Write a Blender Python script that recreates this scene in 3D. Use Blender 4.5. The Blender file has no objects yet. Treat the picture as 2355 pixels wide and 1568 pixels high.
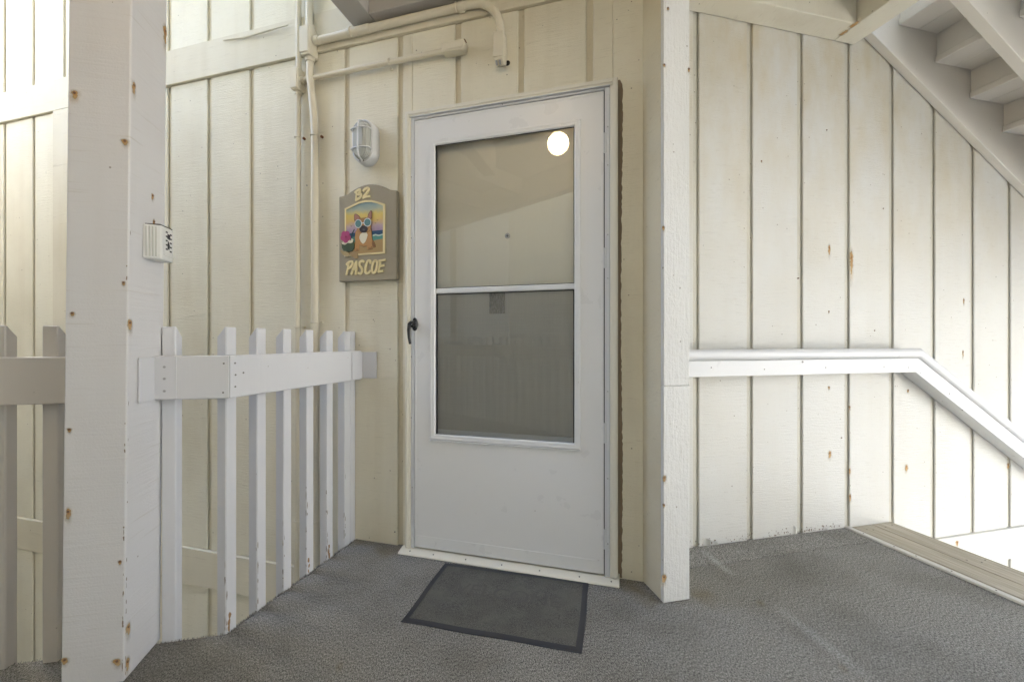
import bpy, bmesh, math, random
from mathutils import Vector, Matrix
random.seed(7)
R = math.radians
scene = bpy.context.scene
C = scene.collection

# ------------------------------------------------------------------ camera
FPX, CXP, CYP = 949.0, 1177.0, 784.0          # focal length and centre in 2354-px wide picture units
cam_d = bpy.data.cameras.new('camera')
cam = bpy.data.objects.new('camera', cam_d); C.objects.link(cam)
cam.location = (0, 0, 1.0); cam.rotation_euler = (R(90), 0, 0)
cam_d.sensor_width = 36.0; cam_d.lens = 36.0 * FPX / 2354.0
cam_d.clip_start = 0.02; cam_d.clip_end = 2000
scene.camera = cam

# ------------------------------------------------------------------ sky and sun
SUN_AZ, SUN_EL = 212.0, 42.0                  # azimuth clockwise from +Y (behind the building across the court)
world = bpy.data.worlds.new('World'); scene.world = world; world.use_nodes = True
wn = world.node_tree; bgn = wn.nodes['Background']
sky = wn.nodes.new('ShaderNodeTexSky'); sky.sky_type = 'NISHITA'; sky.sun_disc = False
sky.sun_elevation = R(SUN_EL); sky.sun_rotation = R(SUN_AZ)
sky.air_density = 1.0; sky.dust_density = 1.6; sky.ozone_density = 1.0
wn.links.new(sky.outputs[0], bgn.inputs[0]); bgn.inputs[1].default_value = 0.15
sun_d = bpy.data.lights.new('sun', 'SUN'); sun_d.energy = 5.0; sun_d.angle = R(0.5); sun_d.color = (1, 0.97, 0.92)
sun = bpy.data.objects.new('sun', sun_d); C.objects.link(sun)
sv = Vector((math.sin(R(SUN_AZ)) * math.cos(R(SUN_EL)), math.cos(R(SUN_AZ)) * math.cos(R(SUN_EL)), math.sin(R(SUN_EL))))
sun.rotation_euler = sv.to_track_quat('Z', 'Y').to_euler(); sun.location = sv * 30
vs = scene.view_settings
vs.view_transform = 'Standard'; vs.look = 'None'; vs.gamma = 1.0; vs.use_curve_mapping = False
vs.exposure = 3.08

# ------------------------------------------------------------------ frames: D = door wall (u, n), R = walkway / stair wall (r, m)
AD, AR = R(-15.5), R(13.2)
FR = {'D': AD, 'R': AR, 'W': 0.0}
def axes(f):
    a = FR[f]
    return Vector((math.cos(a), math.sin(a), 0)), Vector((-math.sin(a), math.cos(a), 0))
def W(f, a, b, z=0.0):
    e1, e2 = axes(f)
    return e1 * a + e2 * b + Vector((0, 0, z))
def to_f(f, p):
    e1, e2 = axes(f)
    return (p.dot(e1), p.dot(e2), p.z)
def ray(x, y):
    return Vector(((x - CXP) / FPX, 1.0, (CYP - y) / FPX))
def pix_b(f, x, y, b):                         # picture point on the wall plane (second axis = b) -> (a, z)
    e1, e2 = axes(f); d = ray(x, y); t = b / d.dot(e2)
    return d.dot(e1) * t, 1.0 + d.z * t
def pix_a(f, x, y, a):                         # picture point on the plane first axis = a -> (b, z)
    e1, e2 = axes(f); d = ray(x, y); t = a / d.dot(e1)
    return d.dot(e2) * t, 1.0 + d.z * t

# ------------------------------------------------------------------ materials
def new_mat(name):
    m = bpy.data.materials.new(name); m.use_nodes = True
    nt = m.node_tree; b = nt.nodes['Principled BSDF']
    return m, nt, b
def nd(nt, t, **kw):
    n = nt.nodes.new(t)
    for k, v in kw.items(): setattr(n, k, v)
    return n
def math_n(nt, op, a, b=None, clamp=False):
    n = nd(nt, 'ShaderNodeMath', operation=op, use_clamp=clamp)
    for i, v in enumerate((a, b)):
        if v is None: continue
        if isinstance(v, (int, float)): n.inputs[i].default_value = v
        else: nt.links.new(v, n.inputs[i])
    return n.outputs[0]
def ramp(nt, fac, p0, p1, c0=(0, 0, 0, 1), c1=(1, 1, 1, 1)):
    n = nd(nt, 'ShaderNodeValToRGB'); e = n.color_ramp.elements
    e[0].position = p0; e[1].position = p1; e[0].color = c0; e[1].color = c1
    nt.links.new(fac, n.inputs[0]); return n.outputs[0]
def mixc(nt, fac, a, b, mode='MIX'):
    n = nd(nt, 'ShaderNodeMix', data_type='RGBA', blend_type=mode)
    for sock, v in ((n.inputs[0], fac), (n.inputs[6], a), (n.inputs[7], b)):
        if isinstance(v, (int, float)): sock.default_value = v
        elif isinstance(v, tuple): sock.default_value = v if len(v) == 4 else (*v, 1)
        else: nt.links.new(v, sock)
    return n.outputs[2]
def frame_pos(nt, f, jitter=True):
    g = nd(nt, 'ShaderNodeNewGeometry')
    r = nd(nt, 'ShaderNodeVectorRotate', rotation_type='Z_AXIS'); r.inputs['Angle'].default_value = -FR[f]
    nt.links.new(g.outputs['Position'], r.inputs['Vector'])
    out = r.outputs[0]
    if jitter:
        oi = nd(nt, 'ShaderNodeObjectInfo')
        v = nd(nt, 'ShaderNodeVectorMath', operation='SCALE'); v.inputs[0].default_value = (3.1, 5.7, 7.3)
        nt.links.new(oi.outputs['Random'], v.inputs['Scale'])
        a = nd(nt, 'ShaderNodeVectorMath', operation='ADD')
        nt.links.new(out, a.inputs[0]); nt.links.new(v.outputs[0], a.inputs[1]); out = a.outputs[0]
    return out
def noise(nt, vec, scale, detail=3, rough=0.55, stretch=None):
    if stretch:
        mp = nd(nt, 'ShaderNodeVectorMath', operation='MULTIPLY'); mp.inputs[1].default_value = stretch
        nt.links.new(vec, mp.inputs[0]); vec = mp.outputs[0]
    n = nd(nt, 'ShaderNodeTexNoise'); n.inputs['Scale'].default_value = scale
    n.inputs['Detail'].default_value = detail; n.inputs['Roughness'].default_value = rough
    nt.links.new(vec, n.inputs['Vector']); return n.outputs['Fac']
def bump(nt, b, h, strength=0.5, dist=0.002):
    n = nd(nt, 'ShaderNodeBump'); n.inputs['Strength'].default_value = strength; n.inputs['Distance'].default_value = dist
    nt.links.new(h, n.inputs['Height']); nt.links.new(n.outputs[0], b.inputs['Normal'])
def dots(nt, vec, scale, size, keep):
    v = nd(nt, 'ShaderNodeTexVoronoi'); v.inputs['Scale'].default_value = scale
    nt.links.new(vec, v.inputs['Vector'])
    near = math_n(nt, 'LESS_THAN', v.outputs['Distance'], size)
    sp = nd(nt, 'ShaderNodeSeparateColor'); nt.links.new(v.outputs['Color'], sp.inputs[0])
    sel = math_n(nt, 'GREATER_THAN', sp.outputs[0], keep)
    return math_n(nt, 'MULTIPLY', near, sel)

def siding(name, f, col, dirt=(0.50, 0.42, 0.26), dirt_amt=0.35, saw=(14, 14, 190), saw2=None, speck=0.93, strength=0.8, stain_z=None):
    m, nt, b = new_mat(name)
    p = frame_pos(nt, f)
    big = noise(nt, p, 1.7, 4)
    streak = noise(nt, p, 1.0, 4, 0.6, (9, 9, 0.8))
    c = mixc(nt, math_n(nt, 'MULTIPLY', ramp(nt, big, 0.42, 0.72), dirt_amt), col, dirt)
    c = mixc(nt, math_n(nt, 'MULTIPLY', ramp(nt, streak, 0.5, 0.75), dirt_amt * 0.5), c, dirt)
    if stain_z:
        sp = nd(nt, 'ShaderNodeSeparateXYZ'); g = nd(nt, 'ShaderNodeNewGeometry'); nt.links.new(g.outputs['Position'], sp.inputs[0])
        zz = nd(nt, 'ShaderNodeMapRange'); zz.inputs[1].default_value = stain_z[0]; zz.inputs[2].default_value = stain_z[1]
        nt.links.new(sp.outputs[2], zz.inputs[0])
        s = math_n(nt, 'MULTIPLY', zz.outputs[0], ramp(nt, noise(nt, p, 2.6, 5, 0.62, (1.6, 1.6, 0.7)), 0.36, 0.68))
        c = mixc(nt, math_n(nt, 'MULTIPLY', s, 0.75), c, (0.55, 0.44, 0.22))
    fine = noise(nt, p, 1.0, 3, 0.6, saw)
    grain = noise(nt, p, 210, 2)
    # saw kerfs that hold a little grime
    k = ramp(nt, fine, 0.62, 0.78)
    c = mixc(nt, math_n(nt, 'MULTIPLY', k, 0.3), c, (0.36, 0.30, 0.20))
    d = dots(nt, p, 34, 0.11, speck)
    d2 = dots(nt, p, 15, 0.055, 0.90)
    c = mixc(nt, math_n(nt, 'MULTIPLY', math_n(nt, 'MAXIMUM', d, d2), 0.62), c, (0.20, 0.15, 0.09))
    nt.links.new(c, b.inputs['Base Color']); b.inputs['Roughness'].default_value = 0.62
    b.inputs['Specular IOR Level'].default_value = 0.3
    h = math_n(nt, 'ADD', math_n(nt, 'MULTIPLY', fine, 0.8), math_n(nt, 'MULTIPLY', grain, 0.45))
    if saw2: h = math_n(nt, 'ADD', h, math_n(nt, 'MULTIPLY', noise(nt, p, 1.0, 3, 0.65, saw2), 1.0))
    bump(nt, b, h, strength, 0.004)
    return m

def paint(name, f, col, rough=0.45, grain=(60, 60, 6), strength=0.12, wear=0.12, spec=0.4):
    m, nt, b = new_mat(name)
    p = frame_pos(nt, f)
    big = noise(nt, p, 2.3, 4)
    c = mixc(nt, math_n(nt, 'MULTIPLY', ramp(nt, big, 0.4, 0.75), wear), col, tuple(x * 0.72 for x in col))
    sp = dots(nt, p, 26, 0.06, 0.93)
    c = mixc(nt, math_n(nt, 'MULTIPLY', sp, 0.55 if wear > 0.05 else 0.0), c, (0.22, 0.17, 0.12))
    nt.links.new(c, b.inputs['Base Color'])
    va = 0.08 if wear else 0.01
    rr = ramp(nt, noise(nt, p, 9, 3), 0.3, 0.8, (rough - va,) * 3 + (1,), (rough + va,) * 3 + (1,))
    nt.links.new(rr, b.inputs['Roughness']); b.inputs['Specular IOR Level'].default_value = spec
    bump(nt, b, noise(nt, p, 1.0, 4, 0.6, grain), strength, 0.004)
    return m
def plain(name, col, rough=0.5, metal=0.0, spec=0.5):
    m, nt, b = new_mat(name)
    b.inputs['Base Color'].default_value = (*col, 1); b.inputs['Roughness'].default_value = rough
    b.inputs['Metallic'].default_value = metal; b.inputs['Specular IOR Level'].default_value = spec
    p = frame_pos(nt, 'W', False)
    n = noise(nt, p, 35, 3)
    c = mixc(nt, math_n(nt, 'MULTIPLY', n, 0.18), col, tuple(x * 0.6 for x in col))
    nt.links.new(c, b.inputs['Base Color'])
    return m

CREAM = (0.83, 0.785, 0.635)
WHITE_CREAM = (0.69, 0.68, 0.635)
TAUPE = (0.60, 0.555, 0.49)
M = {}
M['siding_D'] = siding('cream_siding', 'D', CREAM, dirt_amt=0.28)
M['siding_R'] = siding('pale_siding', 'R', WHITE_CREAM, dirt_amt=0.14, stain_z=(1.2, 2.7))
M['groove_R'] = siding('pale_siding_channel', 'R', (0.62, 0.595, 0.51), dirt_amt=0.2, saw=(30, 30, 40), speck=0.8)
M['groove_D'] = siding('cream_siding_channel', 'D', (0.72, 0.66, 0.50), dirt_amt=0.25, saw=(30, 30, 40), speck=0.8)
M['band_D'] = siding('cream_trim_board', 'D', (0.75, 0.695, 0.55), dirt_amt=0.3, saw=(5, 5, 60), strength=0.4)
M['band_R'] = siding('pale_trim_board', 'R', WHITE_CREAM, dirt_amt=0.1, saw=(5, 5, 60), strength=0.35)
M['beam_R'] = siding('pale_beam', 'R', (0.80, 0.76, 0.64), dirt_amt=0.3, saw=(70, 20, 20), strength=0.5)
M['stub_side'] = siding('cream_rough_board', 'R', (0.72, 0.66, 0.50), dirt_amt=0.35, saw=(30, 30, 75), strength=0.5)
M['stub_end'] = siding('white_cracked_board', 'R', (0.74, 0.735, 0.70), dirt_amt=0.08, saw=(150, 150, 12), saw2=(60, 60, 60), strength=0.7, speck=0.88)
M['siding_opp'] = siding('tan_siding', 'R', (0.78, 0.76, 0.69), dirt_amt=0.14)
M['post'] = siding('taupe_sawn_post', 'R', (0.71, 0.70, 0.69), dirt=(0.45, 0.40, 0.34), dirt_amt=0.15, saw=(4, 4, 95), strength=0.4, speck=0.97)
M['taupe_R'] = paint('taupe_paint', 'R', TAUPE)
M['stair'] = paint('pale_taupe_stair_paint', 'R', (0.86, 0.81, 0.73))
M['taupe_D'] = paint('taupe_paint_fence', 'D', (0.68, 0.68, 0.685))
M['white_R'] = paint('white_paint_rail', 'R', (0.68, 0.68, 0.675), rough=0.35, grain=(6, 60, 60), wear=0.05)
M['cream_D'] = paint('cream_paint', 'D', (0.75, 0.69, 0.55), rough=0.4, wear=0.1)
M['conduit'] = paint('cream_conduit_paint', 'D', (0.74, 0.68, 0.53), rough=0.38, grain=(40, 40, 40), wear=0.2)
M['trim_D'] = paint('cream_vinyl_trim', 'D', (0.80, 0.765, 0.65), rough=0.4, grain=(30, 30, 30), strength=0.03, wear=0.04)
M['alu'] = paint('white_door_enamel', 'D', (0.82, 0.82, 0.805), rough=0.34, grain=(3, 3, 3), strength=0.0, wear=0.06, spec=0.5)
M['alu_frame'] = paint('white_door_frame_enamel', 'D', (0.68, 0.69, 0.70), rough=0.34, grain=(3, 3, 3), strength=0.0, wear=0.0, spec=0.5)
M['gasket'] = plain('black_gasket', (0.015, 0.015, 0.015), 0.6)
M['black'] = plain('black_handle_metal', (0.012, 0.012, 0.013), 0.32)
M['inner_door'] = paint('cream_inner_door', 'D', (0.94, 0.925, 0.84), rough=0.4, grain=(30, 30, 30), strength=0.03, wear=0.04)
M['steel'] = plain('dull_steel', (0.42, 0.42, 0.41), 0.35, 1.0)
M['nail'] = plain('rusty_nail', (0.16, 0.085, 0.04), 0.8)
M['nail_grey'] = plain('grey_nail', (0.23, 0.22, 0.20), 0.5, 0.6)
M['rust'] = plain('rust_brown', (0.22, 0.09, 0.035), 0.85)
M['bare'] = plain('bare_brown_board', (0.27, 0.20, 0.13), 0.85)
M['chip'] = plain('bare_weathered_wood', (0.27, 0.22, 0.17), 0.85)
M['chip_orange'] = plain('rotten_orange_wood', (0.36, 0.22, 0.11), 0.85)
M['plastic'] = plain('white_box_plastic', (0.78, 0.78, 0.74), 0.4)
M['plastic_grey'] = plain('grey_box_plastic', (0.62, 0.62, 0.57), 0.45)
M['fixture'] = plain('white_cast_fixture', (0.72, 0.72, 0.70), 0.38)
M['ink'] = plain('black_print', (0.02, 0.02, 0.025), 0.6)
M['concrete'] = plain('pale_concrete', (0.34, 0.33, 0.31), 0.9)
M['soffit'] = paint('taupe_soffit', 'R', (0.52, 0.49, 0.45), grain=(50, 8, 50), rough=0.6)
M['soffit_D'] = paint('shade_toned_taupe_beam', 'D', (0.45, 0.425, 0.39), grain=(50, 8, 50), rough=0.6)  # taupe of the left beams, darkened to carry their shade

def lens_mat():
    m, nt, b = new_mat('frosted_lens')
    b.inputs['Base Color'].default_value = (0.72, 0.72, 0.64, 1); b.inputs['Roughness'].default_value = 0.25
    b.inputs['Transmission Weight'].default_value = 0.35; b.inputs['IOR'].default_value = 1.3
    p = frame_pos(nt, 'D', False)
    w = nd(nt, 'ShaderNodeTexWave'); w.inputs['Scale'].default_value = 45; w.bands_direction = 'X'
    nt.links.new(p, w.inputs['Vector']); bump(nt, b, w.outputs['Fac'], 0.5, 0.003)
    return m
M['lens'] = lens_mat()
def glass_mat(name, tint, gain):
    m, nt, b = new_mat(name); nt.nodes.remove(b)
    out = nt.nodes['Material Output']
    tr = nd(nt, 'ShaderNodeBsdfTransparent'); tr.inputs[0].default_value = (*tint, 1)
    gl = nd(nt, 'ShaderNodeBsdfGlossy'); gl.inputs['Roughness'].default_value = 0.0; gl.inputs[0].default_value = (0.95, 0.97, 0.96, 1)
    fr = nd(nt, 'ShaderNodeFresnel'); fr.inputs[0].default_value = 1.5
    f = math_n(nt, 'MULTIPLY', fr.outputs[0], gain, True)
    mx = nd(nt, 'ShaderNodeMixShader'); nt.links.new(f, mx.inputs[0]); nt.links.new(tr.outputs[0], mx.inputs[1]); nt.links.new(gl.outputs[0], mx.inputs[2])
    nt.links.new(mx.outputs[0], out.inputs[0]); return m
M['glass'] = glass_mat('clear_door_glass', (1.0, 1.0, 0.99), 2.0)
M['glass_low'] = glass_mat('clear_lower_glass', (1.0, 1.0, 0.99), 1.7)
def screen_mat():
    m, nt, b = new_mat('grey_insect_screen')
    out = nt.nodes['Material Output']
    b.inputs['Base Color'].default_value = (0.72, 0.70, 0.65, 1); b.inputs['Roughness'].default_value = 0.7
    tr = nd(nt, 'ShaderNodeBsdfTransparent')
    p = frame_pos(nt, 'D', False)
    n1 = noise(nt, p, 1.0, 2, 0.5, (600, 600, 8)); n2 = noise(nt, p, 1.0, 2, 0.5, (8, 8, 600))
    f = math_n(nt, 'ADD', 0.62, math_n(nt, 'MULTIPLY', math_n(nt, 'ADD', n1, n2), 0.13))
    mx = nd(nt, 'ShaderNodeMixShader'); nt.links.new(f, mx.inputs[0]); nt.links.new(tr.outputs[0], mx.inputs[1]); nt.links.new(b.outputs[0], mx.inputs[2])
    nt.links.new(mx.outputs[0], out.inputs[0]); return m
M['screen'] = screen_mat()
def sticker_mat():
    m, nt, b = new_mat('faded_sticker')
    out = nt.nodes['Material Output']
    b.inputs['Base Color'].default_value = (0.16, 0.155, 0.14, 1)
    tr = nd(nt, 'ShaderNodeBsdfTransparent'); p = frame_pos(nt, 'D', False)
    f = ramp(nt, noise(nt, p, 1.0, 4, 0.7, (160, 160, 60)), 0.25, 0.75, (0.2, 0.2, 0.2, 1), (0.6, 0.6, 0.6, 1))
    mx = nd(nt, 'ShaderNodeMixShader'); nt.links.new(f, mx.inputs[0]); nt.links.new(tr.outputs[0], mx.inputs[1]); nt.links.new(b.outputs[0], mx.inputs[2])
    nt.links.new(mx.outputs[0], out.inputs[0]); return m
M['sticker'] = sticker_mat()
def stain_mat():
    m, nt, b = new_mat('rust_stain')
    out = nt.nodes['Material Output']
    tc = nd(nt, 'ShaderNodeUVMap'); sp = nd(nt, 'ShaderNodeSeparateXYZ'); nt.links.new(tc.outputs[0], sp.inputs[0])
    g = frame_pos(nt, 'W', True); n = noise(nt, g, 60, 4, 0.6)
    dx = math_n(nt, 'MULTIPLY', math_n(nt, 'ADD', math_n(nt, 'SUBTRACT', sp.outputs[0], 0.5), math_n(nt, 'MULTIPLY', math_n(nt, 'SUBTRACT', n, 0.5), 0.5)), 2.6)
    # upper end compact, lower end a long fading streak
    dy = math_n(nt, 'SUBTRACT', sp.outputs[1], 0.72)
    up = math_n(nt, 'MULTIPLY', math_n(nt, 'MAXIMUM', dy, 0.0), 3.9)
    dn = math_n(nt, 'MULTIPLY', math_n(nt, 'MAXIMUM', math_n(nt, 'MULTIPLY', dy, -1.0), 0.0), 1.45)
    d2 = math_n(nt, 'ADD', math_n(nt, 'MULTIPLY', dx, dx), math_n(nt, 'ADD', math_n(nt, 'MULTIPLY', up, up), math_n(nt, 'MULTIPLY', dn, dn)))
    a = math_n(nt, 'SUBTRACT', 1.0, math_n(nt, 'SQRT', d2), True)
    a = math_n(nt, 'MULTIPLY', math_n(nt, 'POWER', a, 1.6), math_n(nt, 'ADD', 0.75, n), True)
    c = ramp(nt, a, 0.5, 1.1, (0.70, 0.47, 0.19, 1), (0.34, 0.15, 0.04, 1))
    nt.links.new(c, b.inputs['Base Color']); b.inputs['Roughness'].default_value = 0.85
    tr = nd(nt, 'ShaderNodeBsdfTransparent')
    mx = nd(nt, 'ShaderNodeMixShader'); nt.links.new(a, mx.inputs[0]); nt.links.new(tr.outputs[0], mx.inputs[1]); nt.links.new(b.outputs[0], mx.inputs[2])
    nt.links.new(mx.outputs[0], out.inputs[0]); return m
M['stain'] = stain_mat()
def seg_mask(nt, p, a, b, w):
    """soft mask round the floor segment a-b (world metres)"""
    ax, ay = a; bx, by = b; L = math.hypot(bx - ax, by - ay); dx, dy = (bx - ax) / L, (by - ay) / L
    sp = nd(nt, 'ShaderNodeSeparateXYZ'); nt.links.new(p, sp.inputs[0])
    px = math_n(nt, 'SUBTRACT', sp.outputs[0], ax); py = math_n(nt, 'SUBTRACT', sp.outputs[1], ay)
    t = math_n(nt, 'ADD', math_n(nt, 'MULTIPLY', px, dx), math_n(nt, 'MULTIPLY', py, dy))
    s = math_n(nt, 'ABSOLUTE', math_n(nt, 'SUBTRACT', math_n(nt, 'MULTIPLY', px, dy), math_n(nt, 'MULTIPLY', py, dx)))
    tt = math_n(nt, 'MULTIPLY', math_n(nt, 'ABSOLUTE', math_n(nt, 'SUBTRACT', t, L / 2)), 2 / L)
    e = math_n(nt, 'SUBTRACT', 1.0, math_n(nt, 'POWER', tt, 3.0), True)
    k = math_n(nt, 'SUBTRACT', 1.0, math_n(nt, 'MULTIPLY', s, 1 / w), True)
    return math_n(nt, 'MULTIPLY', e, k)
def floor_pt(x, y):
    d = ray(x, y); t = 1.0 / -d.z; return (d.x * t, t)
def carpet_mat():
    m, nt, b = new_mat('grey_carpet')
    p = frame_pos(nt, 'R', False)
    pw = frame_pos(nt, 'W', False)
    f1 = noise(nt, p, 1.0, 3, 0.8, (600, 290, 200))
    f2 = noise(nt, p, 1.0, 2, 0.6, (250, 120, 100))
    big = noise(nt, p, 2.2, 5, 0.6)
    mid = noise(nt, p, 9, 4, 0.6)
    h = math_n(nt, 'ADD', math_n(nt, 'MULTIPLY', f1, 0.75), math_n(nt, 'MULTIPLY', f2, 0.35))
    c = ramp(nt, h, 0.45, 0.66, (0.018, 0.017, 0.015, 1), (0.60, 0.575, 0.525, 1))
    c = mixc(nt, math_n(nt, 'MULTIPLY', ramp(nt, big, 0.45, 0.70), 0.42), c, (0.10, 0.09, 0.07))
    c = mixc(nt, math_n(nt, 'MULTIPLY', ramp(nt, mid, 0.62, 0.75), 0.2), c, (0.075, 0.07, 0.055))
    st = None
    for (a, bb, w, k) in (((1608, 1262), (1690, 1325), 0.028, 1.1), ((1775, 1385), (2010, 1568), 0.032, 0.6), ((1895, 1478), (1935, 1500), 0.03, 0.0), ((700, 1290), (760, 1262), 0.05, 0.25)):
        s = math_n(nt, 'MULTIPLY', seg_mask(nt, pw, floor_pt(*a), floor_pt(*bb), w), math_n(nt, 'MULTIPLY', ramp(nt, f2, 0.35, 0.6), k))
        st = s if st is None else math_n(nt, 'ADD', st, s, True)
    c = mixc(nt, st, c, (0.52, 0.51, 0.49))
    tan = None
    for (a, bb, w, k) in (((1590, 1375), (1640, 1355), 0.10, 0.45), ((1430, 1335), (1520, 1390), 0.07, 0.7), ((850, 1262), (925, 1275), 0.09, 0.55), ((1735, 1382), (1760, 1388), 0.03, 0.7), ((1925, 1532), (1950, 1540), 0.03, 0.6), ((770, 1535), (790, 1530), 0.03, 0.5)):
        s = math_n(nt, 'MULTIPLY', seg_mask(nt, pw, floor_pt(*a), floor_pt(*bb), w), math_n(nt, 'MULTIPLY', ramp(nt, mid, 0.3, 0.6), k))
        tan = s if tan is None else math_n(nt, 'ADD', tan, s, True)
    c = mixc(nt, tan, c, (0.20, 0.16, 0.09))
    nt.links.new(c, b.inputs['Base Color']); b.inputs['Roughness'].default_value = 0.95
    b.inputs['Specular IOR Level'].default_value = 0.12
    bump(nt, b, h, 0.8, 0.005)
    return m
M['carpet'] = carpet_mat()
def mat_fabric():
    m, nt, b = new_mat('doormat_pile')
    p = frame_pos(nt, 'D', False)
    f1 = noise(nt, p, 420, 2); mid = noise(nt, p, 11, 5, 0.65)
    c = ramp(nt, f1, 0.35, 0.7, (0.055, 0.054, 0.049, 1), (0.19, 0.185, 0.168, 1))
    c = mixc(nt, math_n(nt, 'MULTIPLY', ramp(nt, mid, 0.42, 0.68), 0.5), c, (0.17, 0.165, 0.145))
    nt.links.new(c, b.inputs['Base Color']); b.inputs['Roughness'].default_value = 0.95; b.inputs['Specular IOR Level'].default_value = 0.1
    bump(nt, b, f1, 0.6, 0.003); return m
M['mat_pile'] = mat_fabric()
M['mat_text'] = plain('doormat_dark_letter', (0.12, 0.117, 0.107), 0.95, 0, 0.1)
M['mat_rubber'] = plain('doormat_rubber', (0.034, 0.035, 0.041), 0.55)
def deck_mat():
    m, nt, b = new_mat('weathered_deck_board')
    p = frame_pos(nt, 'R')
    g1 = noise(nt, p, 1.0, 5, 0.65, (140, 4, 140)); g2 = noise(nt, p, 1.0, 4, 0.6, (30, 1.5, 30))
    c = ramp(nt, g1, 0.35, 0.7, (0.34, 0.30, 0.225, 1), (0.60, 0.55, 0.45, 1))
    c = mixc(nt, math_n(nt, 'MULTIPLY', ramp(nt, g2, 0.45, 0.7), 0.35), c, (0.36, 0.30, 0.20))
    nt.links.new(c, b.inputs['Base Color']); b.inputs['Roughness'].default_value = 0.75
    bump(nt, b, g1, 0.4, 0.003); return m
M['deck'] = deck_mat()
M['edge_strip'] = plain('worn_metal_edge', (0.66, 0.64, 0.60), 0.45, 0.2)

# ------------------------------------------------------------------ mesh helpers
def link(o, parent=None):
    C.objects.link(o)
    if parent: o.parent = parent
    return o
def tag(o, label=None, cat=None, group=None, kind=None):
    for k, v in (('label', label), ('category', cat), ('group', group), ('kind', kind)):
        if v: o[k] = v
    return o
def thing(name, f, a, b, z, label=None, cat=None, group=None, kind=None):
    o = bpy.data.objects.new(name, None); o.empty_display_size = 0.05
    o.location = W(f, a, b, z); o.rotation_euler = (0, 0, FR[f]); link(o)
    o['_b'] = (a, b, z)
    return tag(o, label, cat, group, kind)
def off(parent):
    return Vector(parent['_b']) if parent and '_b' in parent else Vector((0, 0, 0))
class MB:
    def __init__(s): s.bm = bmesh.new()
    def box(s, x0, x1, y0, y1, z0, z1):
        vs_ = [s.bm.verts.new(c) for c in ((x0, y0, z0), (x1, y0, z0), (x1, y1, z0), (x0, y1, z0), (x0, y0, z1), (x1, y0, z1), (x1, y1, z1), (x0, y1, z1))]
        for q in ((3, 2, 1, 0), (4, 5, 6, 7), (0, 1, 5, 4), (1, 2, 6, 5), (2, 3, 7, 6), (3, 0, 4, 7)): s.bm.faces.new([vs_[i] for i in q])
        return s
    def prism(s, pts, axis, lo, hi):
        """polygon pts (2-D) swept along axis: 'y' -> pts are (x,z); 'z' -> (x,y); 'x' -> (y,z)"""
        def p3(p, h):
            return {'y': (p[0], h, p[1]), 'z': (p[0], p[1], h), 'x': (h, p[0], p[1])}[axis]
        A = [s.bm.verts.new(p3(p, lo)) for p in pts]; B = [s.bm.verts.new(p3(p, hi)) for p in pts]
        s.bm.faces.new(A); s.bm.faces.new(B[::-1]); n = len(pts)
        for i in range(n): s.bm.faces.new((A[(i + 1) % n], A[i], B[i], B[(i + 1) % n]))
        return s
    def tube(s, path, rad, seg=14, cap=True):
        path = [Vector(p) for p in path]; rings = []
        n0 = None
        for i, p in enumerate(path):
            d = (path[min(i + 1, len(path) - 1)] - path[max(i - 1, 0)]).normalized()
            if n0 is None:
                n0 = d.orthogonal().normalized()
            else:
                n0 = (n0 - d * n0.dot(d)).normalized()
            b = d.cross(n0); rr = rad[i] if isinstance(rad, (list, tuple)) else rad
            rings.append([s.bm.verts.new(p + (n0 * math.cos(2 * math.pi * k / seg) + b * math.sin(2 * math.pi * k / seg)) * rr) for k in range(seg)])
        for a, b in zip(rings, rings[1:]):
            for k in range(seg): s.bm.faces.new((a[k], a[(k + 1) % seg], b[(k + 1) % seg], b[k]))
        if cap: s.bm.faces.new(rings[0][::-1]); s.bm.faces.new(rings[-1])
        return s
    def loft(s, loops, cap0=True, cap1=True):
        rr = [[s.bm.verts.new(p) for p in L] for L in loops]
        for a, b in zip(rr, rr[1:]):
            n = len(a)
            for k in range(n): s.bm.faces.new((a[k], a[(k + 1) % n], b[(k + 1) % n], b[k]))
        if cap0: s.bm.faces.new(rr[0][::-1])
        if cap1: s.bm.faces.new(rr[-1])
        return s
    def mesh(s, name, mat, bevel=0, seg=1, smooth=False, shift=None):
        bmesh.ops.recalc_face_normals(s.bm, faces=s.bm.faces[:])
        if bevel:
            es = [e for e in s.bm.edges if len(e.link_faces) == 2 and e.calc_face_angle(0) > 0.5]
            bmesh.ops.bevel(s.bm, geom=es, offset=bevel, segments=seg, affect='EDGES', profile=0.5, clamp_overlap=True)
        if shift is not None: bmesh.ops.translate(s.bm, vec=-Vector(shift), verts=s.bm.verts[:])
        me = bpy.data.meshes.new(name); s.bm.to_mesh(me); s.bm.free()
        me.materials.append(mat)
        if smooth:
            for p in me.polygons: p.use_smooth = True
            me.set_sharp_from_angle(angle=R(38))
        return me
    def build(s, name, mat, parent=None, bevel=0, seg=1, smooth=False, label=None):
        base = off(parent)
        me = s.mesh(name, mat, bevel, seg, smooth, base)
        o = link(bpy.data.objects.new(name, me), parent)
        o['_b'] = tuple(base)
        if label: o['label'] = label
        return o
_cache = {}
def piece(name, x0, x1, y0, y1, z0, z1, mat, parent, bevel=0.003):
    """a box piece whose mesh is shared between pieces of the same size"""
    key = (name, round(x1 - x0, 4), round(y1 - y0, 4), round(z1 - z0, 4), mat.name)
    if key not in _cache:
        _cache[key] = MB().box(0, x1 - x0, 0, y1 - y0, 0, z1 - z0).mesh(name, mat, bevel)
    o = link(bpy.data.objects.new(name, _cache[key]), parent)
    o.location = Vector((x0, y0, z0)) - off(parent)
    return o
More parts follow.
